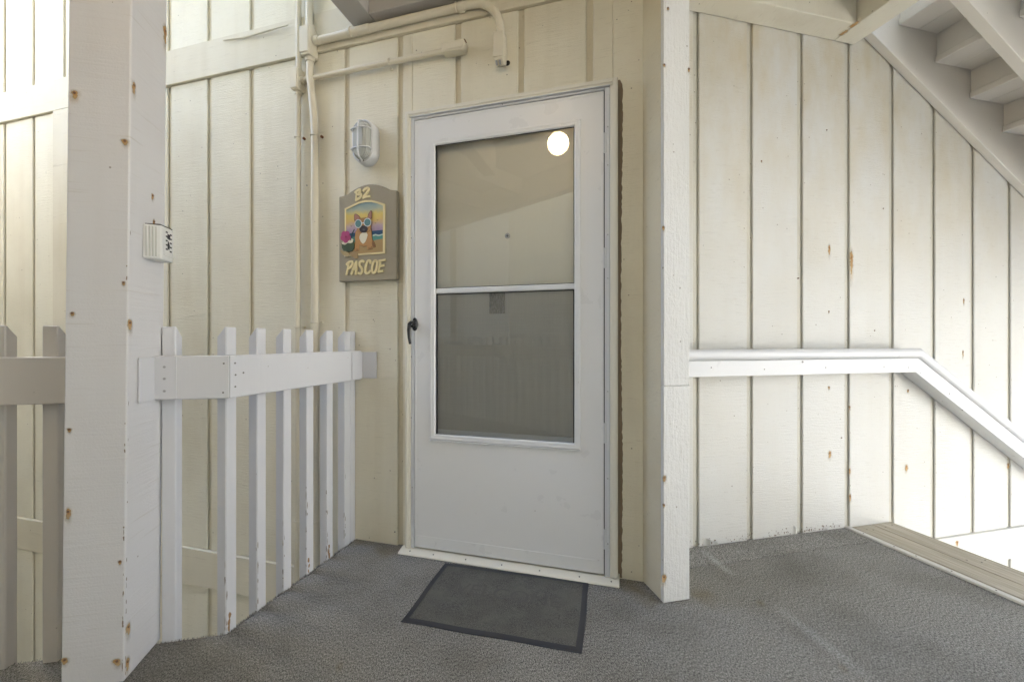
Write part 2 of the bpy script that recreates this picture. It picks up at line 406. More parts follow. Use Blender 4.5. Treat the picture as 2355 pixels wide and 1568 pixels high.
def text_mesh(name, body, size, depth, mat):
    cu = bpy.data.curves.new(name, 'FONT'); cu.body = body; cu.size = size; cu.extrude = depth; cu.align_x = 'CENTER'; cu.align_y = 'CENTER'
    t = bpy.data.objects.new(name, cu); C.objects.link(t)
    bpy.context.view_layer.update()
    me = bpy.data.meshes.new_from_object(t.evaluated_get(bpy.context.evaluated_depsgraph_get()))
    bpy.data.objects.remove(t); me.materials.clear(); me.materials.append(mat); return me

def stain(parent, f, kind, at, px, py, w, h, nail=True, grey=False, name='rust_stain'):
    """nail head with a rust run below it. kind 'b': on plane b=at (facing -b); 'a': on plane a=at (facing +a)"""
    w, h = w * 1.45, h * 1.3
    if kind == 'b':
        a, z = pix_b(f, px, py, at)
        cor = [(a - w / 2, at - 0.0012, z - h * 0.72), (a + w / 2, at - 0.0012, z - h * 0.72), (a + w / 2, at - 0.0012, z + h * 0.28), (a - w / 2, at - 0.0012, z + h * 0.28)]
        p0, p1 = (a, at - 0.0030, z), (a, at + 0.004, z)
    else:
        b, z = pix_a(f, px, py, at)
        cor = [(at + 0.0012, b - w / 2, z - h * 0.72), (at + 0.0012, b + w / 2, z - h * 0.72), (at + 0.0012, b + w / 2, z + h * 0.28), (at + 0.0012, b - w / 2, z + h * 0.28)]
        p0, p1 = (at + 0.0030, b, z), (at - 0.004, b, z)
    base = off(parent)
    if h > 0:
        me = bpy.data.meshes.new(name); me.from_pydata([tuple(Vector(c) - base) for c in cor], [], [(0, 1, 2, 3)])
        uv = me.uv_layers.new(name='UVMap')
        for i, q in enumerate(((0, 0), (1, 0), (1, 1), (0, 1))): uv.data[i].uv = q
        me.materials.append(M['stain'])
        link(bpy.data.objects.new(name, me), parent)
    if nail:
        MB().tube([p1, p0], 0.0032, 8).build('nail', M['nail_grey'] if grey else M['nail'], parent)

# ================================================================== SETTING
N0 = 1.80           # door-wall siding face (n)
M0 = 1.748          # stair-wall siding face (m)
STOREY = 2.91
EDGE_U, EDGE_M, EDGE_R = -1.319, 1.60, 2.249
NR, NZ = 9.0, 5.0
OM, OR1 = -3.0, 4.8          # building across the court: face and right-hand end

# ground far below the landing
gb = MB(); gb.box(-400, 400, -400, 400, -3.4, -3.0)
tag(gb.build('ground', M['concrete']), kind='structure')

# landing floor -----------------------------------------------------
def landing_poly(inset=0.0):
    cB = to_f('R', W('D', EDGE_U + inset, (to_f('D', W('R', -0.645, EDGE_M)))[1]))
    # corner where the two edges meet: u = EDGE_U+inset and m = EDGE_M-inset
    e1, e2 = axes('D'); f1, f2 = axes('R')
    A = Matrix(((e1.x, e1.y), (f2.x, f2.y))); sol = A.inverted() @ Vector((EDGE_U + inset, EDGE_M - inset))
    B = Vector((sol.x, sol.y, 0))
    P = [W('R', -4.2, EDGE_M - inset), B, W('D', EDGE_U + inset, N0 + 0.02), W('D', 0.10, N0 + 0.02), W('R', 1.0, M0 + 0.02), W('R', EDGE_R, M0 + 0.02), W('R', EDGE_R, -0.45), W('R', -4.2, -0.45)]
    return [(p.x, p.y) for p in P]
lp = landing_poly()
cf = MB().prism(lp, 'z', -0.012, 0.0).build('carpet_floor', M['carpet'], None, bevel=0.008, seg=2, smooth=True)
tag(cf, 'grey speckled carpet covering the landing floor', kind='structure')
sl = MB().prism(landing_poly(0.012), 'z', -0.24, -0.014).build('landing_slab', M['taupe_R'], None)
tag(sl, kind='structure')
# frayed pile along the two open edges of the carpet
def fringe(a, b, n):
    V, F = [], []
    a, b = Vector((*a, 0)), Vector((*b, 0)); d = (b - a).normalized(); o_ = Vector((-d.y, d.x, 0))
    for i in range(n):
        p = a + (b - a) * random.random() + o_ * random.uniform(-0.010, 0.004); p.z = random.uniform(-0.008, 0.0)
        w = random.uniform(.0008, .0018); h = random.uniform(.004, .009)
        t = Vector((random.uniform(-.5, .5), random.uniform(-.5, .5), 1)).normalized() * h + o_ * random.uniform(0, .004)
        s_ = Vector((random.uniform(-1, 1), random.uniform(-1, 1), 0)).normalized() * w
        k = len(V); V += [tuple(p - s_), tuple(p + s_), tuple(p + t)]; F.append((k, k + 1, k + 2))
    return V, F
V, F = [], []
for (a, b, n) in ((lp[0], lp[1], 3500), (lp[1], lp[2], 2600)):
    v, f = fringe(a, b, n); k = len(V); V += v; F += [tuple(i + k for i in q) for q in f]
me = bpy.data.meshes.new('carpet_fringe'); me.from_pydata(V, [], F); me.materials.append(M['carpet'])
fo = link(bpy.data.objects.new('carpet_fringe', me), cf); tag(fo, kind='stuff')
# carpet patch strip along the stair wall
cs = thing('carpet_strip', 'R', 1.6, 1.68, 0.0, 'narrow carpet offcut laid along the foot of the stair wall', 'carpet')
b_ = MB(); n_ = 26
top = [(1.05 + i * (2.20 - 1.05) / n_, 1.592 + 0.006 * math.sin(i * 1.7) + random.uniform(-.003, .003)) for i in range(n_ + 1)]
b_.prism(top + [(2.20, 1.743), (1.05, 1.743)], 'z', 0.0005, 0.0022)
b_.build('offcut', M['carpet'], cs)

# ------------------------------------------------------------------ walls
def siding_wall(root, f, b0, grooves, a_lo, a_hi, bands, z_lo, z_hi, mats, holes=()):
    """vertical boards between grooves (a positions), horizontal bands [(z0,z1)], holes [(a0,a1,z0,z1)]"""
    G = 0.031 if f == 'R' else 0.027
    cuts = [a_lo - G / 2] + list(grooves) + [a_hi + G / 2]
    zs = [z_lo] + [z for bd in bands for z in bd] + [z_hi]
    spans = [(zs[i], zs[i + 1]) for i in range(0, len(zs), 2)]
    for i in range(len(cuts) - 1):
        x0, x1 = cuts[i] + G / 2, cuts[i + 1] - G / 2
        if x1 - x0 < 0.01: continue
        for (s0, s1) in spans:
            segs = [(x0, x1, s0, s1)]
            for (h0, h1, q0, q1) in holes:
                nxt = []
                for (c0, c1, e0, e1) in segs:
                    if c1 <= h0 or c0 >= h1 or e1 <= q0 or e0 >= q1: nxt.append((c0, c1, e0, e1)); continue
                    if c0 < h0 - 0.01: nxt.append((c0, h0, e0, e1))
                    if c1 > h1 + 0.01: nxt.append((h1, c1, e0, e1))
                    if e1 > q1 + 0.01: nxt.append((max(c0, h0), min(c1, h1), q1, e1))
                    if e0 < q0 - 0.01: nxt.append((max(c0, h0), min(c1, h1), e0, q0))
                segs = nxt
            for (c0, c1, e0, e1) in segs:
                piece('siding_board', c0, c1, b0, b0 + 0.0105, e0, e1, mats[0], root, 0.004)
    bk = MB()
    if holes:
        h0, h1, q0, q1 = holes[0]
        bk.box(a_lo, h0, b0 + 0.0098, b0 + 0.06, z_lo, z_hi); bk.box(h1, a_hi, b0 + 0.0098, b0 + 0.06, z_lo, z_hi)
        bk.box(h0, h1, b0 + 0.0098, b0 + 0.06, q1, z_hi); bk.box(h0, h1, b0 + 0.0098, b0 + 0.06, z_lo, q0)
    else:
        bk.box(a_lo, a_hi, b0 + 0.0098, b0 + 0.06, z_lo, z_hi)
    bk.build('backing_panel', mats[1], root)
    for (s0, s1) in bands:
        MB().box(a_lo, a_hi, b0 - 0.014, b0 + 0.009, s0, s1).build('band_board', mats[2], root, bevel=0.003)

dw = thing('door_wall', 'D', -1.5, N0, -3.0, 'cream board siding wall around the white storm door', 'wall')
gD = [-0.153 - 0.3045 * k for k in range(0, 22)][::-1]
siding_wall(dw, 'D', N0, gD, -6.6, 0.135, [(-0.395, -0.187), (2.492, 2.694), (5.40, 5.60)], -3.0, 10.0, (M['siding_D'], M['groove_D'], M['band_D']), holes=[(-1.000, -0.055, 0.0, 2.07)])
# vertical trim board left of the post (further along the same wall)
ua, _ = pix_b('D', 124, 400, N0 - 0.01); ub, _ = pix_b('D', 161, 400, N0 - 0.01)
for (z0, z1) in ((-0.185, 2.490), (-3.0, -0.397)):
    MB().box(ua, ub, N0 - 0.017, N0 + 0.009, z0, z1).build('corner_board', M['band_D'], dw, bevel=0.003)
# unpainted strip beside the door trim, ragged on one side
pts = [(-0.036, 0.004)]
z = 0.004
while z < 2.09:
    pts.append((-0.019 + random.uniform(-0.0022, 0.0022) + 0.003 * math.sin(z * 4), z)); z += 0.012
pts += [(-0.026, 2.10), (-0.036, 2.10)]
MB().prism(pts, 'y', N0 - 0.0012, N0 + 0.003).build('unpainted_strip', M['bare'], dw, label='bare brown strip left unpainted beside the door trim')
# lifted long splinter on the band, up left
bz = [pix_b('D', x, y, N0 - 0.02) for (x, y) in ((512, 93), (560, 88), (610, 76), (665, 62))]
MB().tube([(a, N0 - 0.018 - 0.004 * i, zz) for i, (a, zz) in enumerate(bz)], [0.002, 0.005, 0.006, 0.003], 6).build('splinter', M['band_D'], dw)
for (x, y, w, h, g) in ((706, 427, 0, 0, True), (908, 1222, 0.0, 0, True)):
    stain(dw, 'D', 'b', N0, x, y, w, h, grey=g)

rw = thing('stair_wall', 'R', 2.5, M0, -3.0, 'pale weathered board siding wall behind the stair handrail', 'wall')
gR = [1.328 + 0.311 * k for k in range(0, 16)]
siding_wall(rw, 'R', M0, gR, 1.00, 6.2, [(-0.312, -0.130)], -3.0, 10.0, (M['siding_R'], M['groove_R'], M['band_R']))
for (x, y, w, h) in ((1750, 371, .012, .015), (1906, 570, .022, .085), (1957, 592, .034, .20), (1905, 716, .014, .02), (2215, 690, .016, .05), (2213, 810, .016, .06), (1905, 890, .02, .03),
                     (1953, 935, .014, .03), (1907, 1041, .028, .06), (1953, 1080, .018, .05), (2083, 1072, .034, .06), (2087, 897, .018, .03), (1954, 1140, .02, .06), (1934, 1006, 0, 0),
                     (2200, 1246, .035, .05), (2317, 1068, .03, .06), (1900, 300, 0, 0), (2030, 480, 0, 0), (1835, 640, 0, 0), (2010, 760, 0, 0)):
    stain(rw, 'R', 'b', M0 - (0.014 if (x, y) == (2200, 1246) else 0), x, y, w, h)

# unseen wing added to keep light out at the walkway's far end
wg = thing('light_block_wing', 'R', -4.9, -1.3, -3.0, 'added tan block keeping light out at the far end of the walkway', 'building')
MB().box(-5.6, -4.3, -2.98, 1.60, -3.0, 9.0).build('wall', M['siding_opp'], wg)
MB().box(-5.6, -4.35, 1.605, 4.6, -3.0, 2.95).build('low_light_block', M['siding_R'], wg)  # lower added block, limits the light entering the open well
MB().box(-5.7, -4.2, -2.97, 1.66, 9.0, 9.2).build('roof', M['soffit'], wg)

# stub wall with white end board ---------------------------------------------
st = thing('stub_wall', 'R', 0.98, 1.58, 0.0, 'short projecting wall with a rough white cracked end board beside the door', 'wall')
MB().box(0.922, 1.030, 1.418, 1.80, 0.001, 2.80).build('side_panel', M['stub_side'], st, bevel=0.002)
zj = pix_b('R', 1550, 887, 1.398)[1]
MB().box(0.920, 1.034, 1.398, 1.4175, 0.002, zj - 0.0004).build('end_board', M['stub_end'], st, bevel=0.0025)
MB().box(0.920, 1.034, 1.398, 1.4175, zj + 0.0004, 2.80).build('end_board', M['stub_end'], st, bevel=0.0025)
for (x, y, w, h) in ((1535, 20, .016, .02), (1527, 150, .016, .02), (1583, 160, .014, .03), (1525, 523, .016, .03), (1527, 1097, .022, .04), (1526, 1160, .016, .02), (1526, 1325, .03, .05)):
    stain(st, 'R', 'b', 1.398, x, y, w, h)

def chips(parent, name, mat, spots):
    """irregular flakes: spots = [(origin, e1, e2, w, h)] as flat polygons standing 0.6 mm proud"""
    b = MB(); base = off(parent)
    for (o, e1, e2, w, h) in spots:
        k = random.randint(6, 9); nrm = Vector(e1).cross(Vector(e2)).normalized()
        vsx = []
        for i in range(k):
            t = 2 * math.pi * i / k; rr = random.uniform(0.55, 1.0)
            vsx.append(b.bm.verts.new(Vector(o) + Vector(e1) * (math.cos(t) * rr * w) + Vector(e2) * (math.sin(t) * rr * h)))
        b.bm.faces.new(vsx)
    o = b.build(name, mat, parent); tag(o, kind='stuff'); return o
# paint flakes along the foot of the stair wall and on board edges
sp = []
for i in range(120):
    rr_ = random.choice((1.38, 1.60, 1.80, 1.98, 2.12)) + random.gauss(0, 0.06)
    edge = random.random()
    sp.append(((rr_, M0 - 0.0008, 0.006 + abs(random.gauss(0, 0.014))), (1, 0, 0), (0, 0, 1), random.uniform(.001, .007), random.uniform(.001, .006)))
for i in range(70):
    g = random.choice(gR[1:8]); s_ = random.choice((-1, 1))
    sp.append(((g + s_ * 0.0190, M0 - 0.0008, random.uniform(0.05, 0.8)), (1, 0, 0), (0, 0, 1), random.uniform(.0008, .0022), random.uniform(.002, .007)))
chips(rw, 'paint_flakes', M['chip'], sp)
for (r_, w_, h_, k_) in ((1.365, 0.030, 0.045, 0.016), (1.42, 0.022, 0.020, 0.010), (1.90, 0.014, 0.05, 0.006), (2.10, 0.018, 0.016, 0.006)):
    b_ = MB(); cols = []
    for i in range(6):
        t = i / 5.0
        cols.append([b_.bm.verts.new((r_ + w_ * t + random.uniform(-.002, .002), M0 - 0.0012 - k_ * t * t, 0.003 + h_ * j * (1 - 0.35 * t) + random.uniform(-.002, .002) * (j > 0))) for j in (0, 0.5, 1.0)])
    for A, B in zip(cols, cols[1:]):
        for j in range(2): b_.bm.faces.new((A[j], B[j], B[j + 1], A[j + 1]))
    b_.build('peeled_paint', M['siding_R'], rw)

# ------------------------------------------------------------------ left post
PT = 0.0095    # small lean of the post towards the door
pr0, pr1, pm0, pm1 = -0.975, -0.823, 1.440, 1.618
post = thing('walkway_post', 'R', (pr0 + pr1) / 2, 1.529, 0.0, 'thick square taupe post with rust spotted face beside the picket railing', 'post')
b_ = MB().box(pr0, pr1, pm0, pm1, 0.001, 2.82)
for v in b_.bm.verts: v.co.x += (v.co.z - 1.0) * PT
pbody = b_.build('post_body', M['post'], post, bevel=0.004, seg=2)
for (x, y, w, h) in ((172, 215, .035, .04), (288, 325, .026, .03), (285, 650, .014, .02), (167, 720, .018, .02), (160, 987, .018, .02), (158, 1175, .02, .05), (276, 1290, .014, .02), (150, 1515, .026, .03), (270, 1518, .03, .035)):
    stain(post, 'R', 'b', pm0, x, y, w, h)
for (x, y, w, h) in ((307, 197, .024, .06), (379, 72, .03, .10), (350, 450, .02, .03), (353, 510, .018, .04), (298, 742, .026, .05), (294, 1440, .03, .06), (292, 1520, .03, .06), (352, 1505, .014, .02)):
    zz = pix_a('R', x, y, pr1)[1]
    stain(post, 'R', 'a', pr1 + (zz - 1.0) * PT, x, y, w, h)
sp = []
for i in range(34):
    zz = abs(random.gauss(0, 0.6)) % 2.4 + 0.01; xr = pr1 + (zz - 1) * PT
    if random.random() < 0.5: sp.append(((xr - 0.004, pm0 - 0.0008, zz), (1, 0, 0), (0, 0, 1), random.uniform(.001, .003), random.uniform(.002, .012)))
    else: sp.append(((xr + 0.0008, pm0 + 0.005, zz), (0, 1, 0), (0, 0, 1), random.uniform(.001, .003), random.uniform(.002, .012)))
chips(post, 'paint_flakes', M['chip'], sp)

# ------------------------------------------------------------------ picket railings
RZ0, RZ1 = 0.808, 0.951
PZ0, PZ1 = -0.16, 1.048
PW = 0.041
def picket(parent, x0, y0, slope_axis, slope_dir, mat, w=PW, z0=PZ0, z1=PZ1):
    """square picket w x w; top bevelled so that it falls away along slope_axis*slope_dir"""
    key = ('picket', slope_axis, slope_dir, mat.name, round(w, 4), round(z0, 3), round(z1, 3))
    if key not in _cache:
        c = 0.034
        if slope_axis == 'y':
            prof = [(0, z0), (w, z0), (w, z1 - c), (w - c, z1), (0, z1)] if slope_dir > 0 else [(0, z0), (w, z0), (w, z1), (c, z1), (0, z1 - c)]
            b = MB().prism(prof, 'x', 0, w)
        else:
            prof = [(0, z0), (w, z0), (w, z1 - c), (w - c, z1), (0, z1)] if slope_dir > 0 else [(0, z0), (w, z0), (w, z1), (c, z1), (0, z1 - c)]
            b = MB().prism(prof, 'y', 0, w)
        _cache[key] = b.mesh('picket', mat, 0.003)
    o = link(bpy.data.objects.new('picket', _cache[key]), parent)
    o.location = Vector((x0, y0, 0)) - off(parent); return o
# (1) short railing from post to corner, then to the door wall: one L-shaped railing
e1, e2 = axes('D'); f1, f2 = axes('R')
def corner(uu, mm):
    A = Matrix(((e1.x, e1.y), (f2.x, f2.y))); s = A.inverted() @ Vector((uu, mm)); return Vector((s.x, s.y, 0))
fn = thing('picket_railing', 'D', EDGE_U, 1.45, 0.0, 'bent grey white picket railing between the thick post and the door wall', 'railing')
base = Vector(fn['_b'])
RU0, RU1, RM0, RM1 = -1.319, -1.281, 1.562, 1.600
# rail along the wall-ward leg (frame D)
ci = to_f('D', corner(RU1, RM0)); co = to_f('D', corner(RU0, RM1))
rb = MB().prism([(ci[0], ci[1]), (RU1, N0 - 0.004), (RU0, N0 - 0.004), (co[0], co[1])], 'z', RZ0, RZ1).build('rail', M['taupe_D'], fn, bevel=0.003)
# rail along the post-ward leg, drawn in frame D coordinates
pA0 = to_f('D', W('R', pr1 + 0.002, RM0)); pA1 = to_f('D', W('R', pr1 + 0.002, RM1))
MB().prism([(pA0[0], pA0[1]), (ci[0] - 0.0008, ci[1] - 0.0006), (co[0] - 0.0008, co[1] - 0.0006), (pA1[0], pA1[1])], 'z', RZ0, RZ1).build('rail', M['taupe_D'], fn, bevel=0.003)
pic_n = [1.098 + 0.1235 * k for k in range(6)] + [1.757]
pk = []
for q in pic_n: pk.append(picket(fn, RU0 - PW, q, 'x', -1, M['taupe_D']))
o = picket(fn, 0, 0, 'y', 1, M['taupe_D'])
pp = to_f('D', W('R', -0.820, RM1)); o.location = Vector((pp[0], pp[1], 0)) - base; o.rotation_euler = (0, 0, AR - AD)
# metal angle brackets
ba = to_f('D', W('R', pr1, RM0))
def rp(r_, m_): p = to_f('D', W('R', r_, m_)); return (p[0], p[1])
MB().prism([rp(pr1 - 0.002, RM0 - 0.0045), rp(-0.757, RM0 - 0.0045), rp(-0.757, RM0 - 0.0005), rp(pr1 - 0.002, RM0 - 0.0005)], 'z', RZ0 + 0.004, RZ1 - 0.002).build('bracket', M['taupe_D'], fn, bevel=0.001)
MB().prism([rp(pr1 + 0.0008, RM0 - 0.078), rp(pr1 + 0.0062, RM0 - 0.078), rp(pr1 + 0.0062, RM0 - 0.005), rp(pr1 + 0.0008, RM0 - 0.005)], 'z', RZ0 + 0.002, RZ1 - 0.003).build('bracket', M['taupe_D'], fn, bevel=0.001)
MB().box(RU1 + 0.0005, RU1 + 0.0055, N0 - 0.085, N0 - 0.002, RZ0 + 0.006, RZ1 - 0.006).build('bracket', M['taupe_D'], fn, bevel=0.001)
MB().box(RU1 + 0.0058, RU1 + 0.085, N0 - 0.0055, N0 - 0.0006, RZ0 + 0.006, RZ1 - 0.006).build('bracket', M['taupe_D'], fn, bevel=0.001)
def screw(parent, p0, p1, rad=0.0035, mat='nail_grey'):
    MB().tube([p0, p1], rad, 10).build('screw', M[mat], parent)
for zz in (0.838, 0.878, 0.916):
    a = rp(-0.790, RM0 - 0.004); c = rp(-0.790, RM0 - 0.0062)
    screw(fn, (*a, zz), (*c, zz), 0.0040, 'steel')
for (nn, zz) in ((ci[1] + 0.020, 0.925), (ci[1] + 0.022, 0.885), (ci[1] + 0.021, 0.845), (ci[1] + 0.052, 0.89)):
    screw(fn, (RU1 - 0.002, nn, zz), (RU1 + 0.0012, nn, zz), 0.003)
for (rr_, zz) in ((-0.622, 0.925), (-0.624, 0.828)):
    a = rp(rr_, RM0 + 0.002); c = rp(rr_, RM0 - 0.0012); screw(fn, (*a, zz), (*c, zz), 0.003)
# flaking paint and rotten wood near the picket feet
sp, so = [], []
for q in pic_n[:6]:
    for i in range(9):
        zz = abs(random.gauss(0, 0.20)) + 0.012
        if zz > 0.78: continue
        if random.random() < 0.5: sp.append(((RU0 - 0.003, q - 0.0008, zz), (1, 0, 0), (0, 0, 1), random.uniform(.0008, .003), random.uniform(.004, .022)))
        else: sp.append(((RU0 + 0.0008, q + 0.003, zz), (0, 1, 0), (0, 0, 1), random.uniform(.0008, .003), random.uniform(.004, .022)))
    for i in range(3 if q in (pic_n[0], pic_n[3], pic_n[4]) else 0):
        so.append(((RU0 + 0.0009, q + 0.006 + random.uniform(0, .008), 0.012 + 0.022 * i), (0, 1, 0), (0, 0, 1), random.uniform(.003, .008), random.uniform(.010, .022)))
chips(fn, 'paint_flakes', M['chip'], sp); chips(fn, 'rotten_patch', M['chip_orange'], so)

# (2) railing on the other side of the post
f2_ = thing('picket_railing', 'R', -2.0, RM1, 0.0, 'taupe picket railing on the shaded side of the thick post', 'railing')
MB().box(-4.1, pr0 - 0.004, RM0 - 0.02, RM1 - 0.02, RZ0, RZ1).build('rail', M['taupe_R'], f2_, bevel=0.004, seg=2)
k = 0
x = -1.128
while x > -4.1:
    picket(f2_, x, RM1 - 0.02, 'y', 1, M['taupe_R']); x -= 0.131
# (3) outer railing of the walkway behind the camera (seen mirrored in the door glass)
f3_ = thing('picket_railing', 'R', -1.0, -0.42, 0.0, 'taupe picket railing along the outer side of the walkway mirrored in the door glass', 'railing')
MB().box(-4.1, EDGE_R, -0.405, -0.367, RZ0, RZ1).build('rail', M['taupe_R'], f3_, bevel=0.003)
x = -4.05
while x < EDGE_R - 0.05:
    picket(f3_, x, -0.448, 'y', -1, M['taupe_R']); x += 0.124
for i, pr in enumerate((-2.9, 2.1)):
    pp_ = thing('walkway_post', 'R', pr, -0.46, 0.0, ('square taupe post on the outer railing opposite the shaded side of the walkway', 'square taupe post on the outer railing near the stair head')[i], 'post')
    MB().box(pr - 0.07, pr + 0.07, -0.59, -0.45, -3.0, 2.60).build('post_body', M['taupe_R'], pp_, bevel=0.004)

# ------------------------------------------------------------------ upper landing (underside with beams)
ul = thing('upper_landing', 'R', 0, 0.6, 2.57, 'underside of the upper landing with taupe edge beams above the door', 'landing')
def dr(u_, n_): p = to_f('R', W('D', u_, n_)); return (p[0], p[1])
MB().prism([tuple(to_f('R', Vector((p[0], p[1], 0)))[:2]) for p in landing_poly(0.01)], 'z', 2.84, STOREY).build('soffit', M['soffit'], ul)
bE = 2.57
MB().prism([dr(-1.317, -0.2), dr(-1.194, -0.2), dr(-1.194, 1.7265), dr(-1.194, 1.797), dr(-1.317, 1.797)], 'z', bE, 2.8395).build('edge_beam', M['soffit_D'], ul, bevel=0.003)
MB().prism([dr(-1.1935, 1.727), dr(0.03, 1.727), dr(0.03, 1.785), dr(-1.1935, 1.785)], 'z', bE + 0.001, 2.8395).build('wall_beam', M['soffit_D'], ul, bevel=0.003)
MB().box(1.04, 2.163, 1.625, 1.745, 2.592, 2.8395).build('wall_beam', M['beam_R'], ul, bevel=0.003)
MB().box(2.165, 2.300, -0.33, 1.745, 2.592, 2.8395).build('end_beam', M['beam_R'], ul, bevel=0.003)
MB().box(-4.2, 2.30, -0.45, -0.335, 2.56, 2.8395).build('edge_beam', M['soffit'], ul, bevel=0.003)
MB().box(-4.2, -0.86, 1.48, 1.60, 2.60, 2.8395).build('edge_beam', M['soffit'], ul, bevel=0.003)
for x in (-3.6, -2.9, -2.2, -1.5):
    MB().box(x - 0.02, x + 0.02, -0.33, 1.478, 2.66, 2.8395).build('joist', M['soffit'], ul, bevel=0.002)
for x in (0.15, 0.75, 1.35, 1.85):
    MB().box(x - 0.02, x + 0.02, -0.33, 1.38 if x < 1.0 else 1.6245, 2.70, 2.8395).build('joist', M['beam_R'], ul, bevel=0.002)
for (x, y, w, h) in ((1945, 72, .03, .06), (1968, 54, .03, .04)):
    d = ray(x, y); t = (2.592 - 1.0) / d.z; p = to_f('R', d * t)
    base = off(ul); w_ = 0.028
    me = bpy.data.meshes.new('rust_stain')
    me.from_pydata([tuple(Vector((p[0] + sx * w_, p[1] + sy * w_ * 1.6, 2.5908)) - base) for sx, sy in ((-1, -1), (1, -1), (1, 1), (-1, 1))], [], [(0, 1, 2, 3)])
    uv = me.uv_layers.new(name='UVMap')
    for i, q in enumerate(((0, 0), (1, 0), (1, 1), (0, 1))): uv.data[i].uv = q
    me.materials.append(M['stain']); link(bpy.data.objects.new('rust_stain', me), ul)
# roof far above keeps the storey above covered as the one below is
rf = thing('roof', 'R', 0, 0.6, 5.7, 'flat taupe roof over the upper storey walkway', 'roof')
MB().prism([tuple(to_f('R', Vector((p[0], p[1], 0)))[:2]) for p in landing_poly(0.0)], 'z', 5.65, 5.85).build('roof_slab', M['soffit'], rf)

# ------------------------------------------------------------------ stairs
RUN, RISE = 0.2665, 0.1625
def stairs(name, label, r0, z0, nst, m_near, mids, m_far, head=0.24):
    """r0,z0 = back bottom edge of first tread; descends along +r"""
    s = thing(name, 'R', r0, (m_near + m_far) / 2, z0 - nst * RISE, label, 'stairs')
    def stringer(ma, mb, mat=M['stair']):
        x0, x1 = r0 - 0.252, r0 + nst * RUN + 0.1
        zb = lambda r_: 2.631 - 0.61 * (r_ - 2.387) + (z0 - 2.71)
        prof = [(x0, zb(x0)), (x1, zb(x1)), (x1, zb(x1) + 0.37), (x0 + 0.30, zb(x0 + 0.30) + 0.37 - (0.24 - head)), (x0, zb(x0) + head)]
        MB().prism(prof, 'y', ma, mb).build('stringer', mat, s, bevel=0.0025)
    stringer(m_far - 0.042, m_far - 0.001)
    for q in mids: stringer(q - 0.023, q + 0.023)
    stringer(m_near, m_near + 0.042)
    ed = [m_near + 0.043] + [v for q in sorted(mids) for v in (q - 0.0235, q + 0.0235)] + [m_far - 0.043]
    bays = [(ed[i], ed[i + 1]) for i in range(0, len(ed), 2)]
    for k in range(nst):
        r_, z_ = r0 + k * RUN, z0 - k * RISE
        for (ma, mb) in bays:
            piece('tread', r_, r_ + 0.1395, ma, mb, z_, z_ + 0.038, M['stair'], s, 0.004)
            piece('tread', r_ + 0.1425, r_ + 0.290, ma, mb, z_, z_ + 0.038, M['stair'], s, 0.004)
            piece('riser', r_ + 0.012, r_ + 0.030, ma, mb, z_ + 0.0385, z_ + RISE - 0.0005, M['stair'], s, 0.001)
    return s
su = stairs('staircase', 'taupe wooden stairs seen from below, descending from the upper landing along the siding wall', 2.554, 2.710, 8, 0.25, (0.80, 1.397), 1.7455)
sd = stairs('staircase', 'wooden stairs going down from the carpeted landing beside the handrail', 2.554, 2.710 - STOREY, 8, 0.96, (1.397,), 1.60, 0.15)
ml = thing('half_landing', 'R', 5.3, 1.0, -3.0, 'pale half landing platform on posts where the upper stairs end', 'landing')
MB().box(4.70, 5.85, 0.25, 1.744, 1.20, 1.40).build('platform', M['stair'], ml, bevel=0.004)
for (a, b) in ((5.72, 0.38), (5.72, 1.60)): MB().box(a - 0.05, a + 0.05, b - 0.05, b + 0.05, -3.0, 1.1995).build('leg', M['stair'], ml, bevel=0.003)
# deck boards and metal edge at the stair head
dk = thing('stair_head_deck', 'R', 2.40, 1.3, 0.0, 'weathered grey deck boards at the head of the descending stairs', 'decking')
piece('deck_board', 2.290, 2.4185, 0.70, M0 - 0.002, -0.036, 0.002, M['deck'], dk, 0.004)
piece('deck_board', 2.4215, 2.562, 0.70, M0 - 0.002, -0.036, 0.002, M['deck'], dk, 0.004)
MB().box(2.262, 2.560, 0.70, M0 - 0.002, -0.20, -0.0365).build('frame', M['taupe_R'], dk)
for (r_, m_) in ((2.33, 1.70), (2.36, 1.69), (2.46, 1.70), (2.52, 1.71), (2.49, 1.33), (2.53, 1.34), (2.45, 1.36)):
    MB().tube([(r_, m_, 0.0), (r_, m_, 0.0032)], 0.0035, 8).build('screw', M['nail_grey'], dk)
es = thing('carpet_edge_strip', 'R', 2.25, 1.2, 0.0, 'pale worn metal strip holding the carpet edge at the stair head', 'trim strip')
MB().prism([(2.236, 0.0004), (2.272, 0.0004), (2.272, 0.0060), (2.262, 0.0085), (2.241, 0.0085)], 'y', 0.6, M0 - 0.002).build('strip', M['edge_strip'], es, bevel=0.001)
for m_ in (1.66, 1.52, 1.43, 1.30, 1.16): MB().tube([(2.252, m_, 0.008), (2.252, m_, 0.0098)], 0.003, 8).build('nail', M['nail_grey'], es)

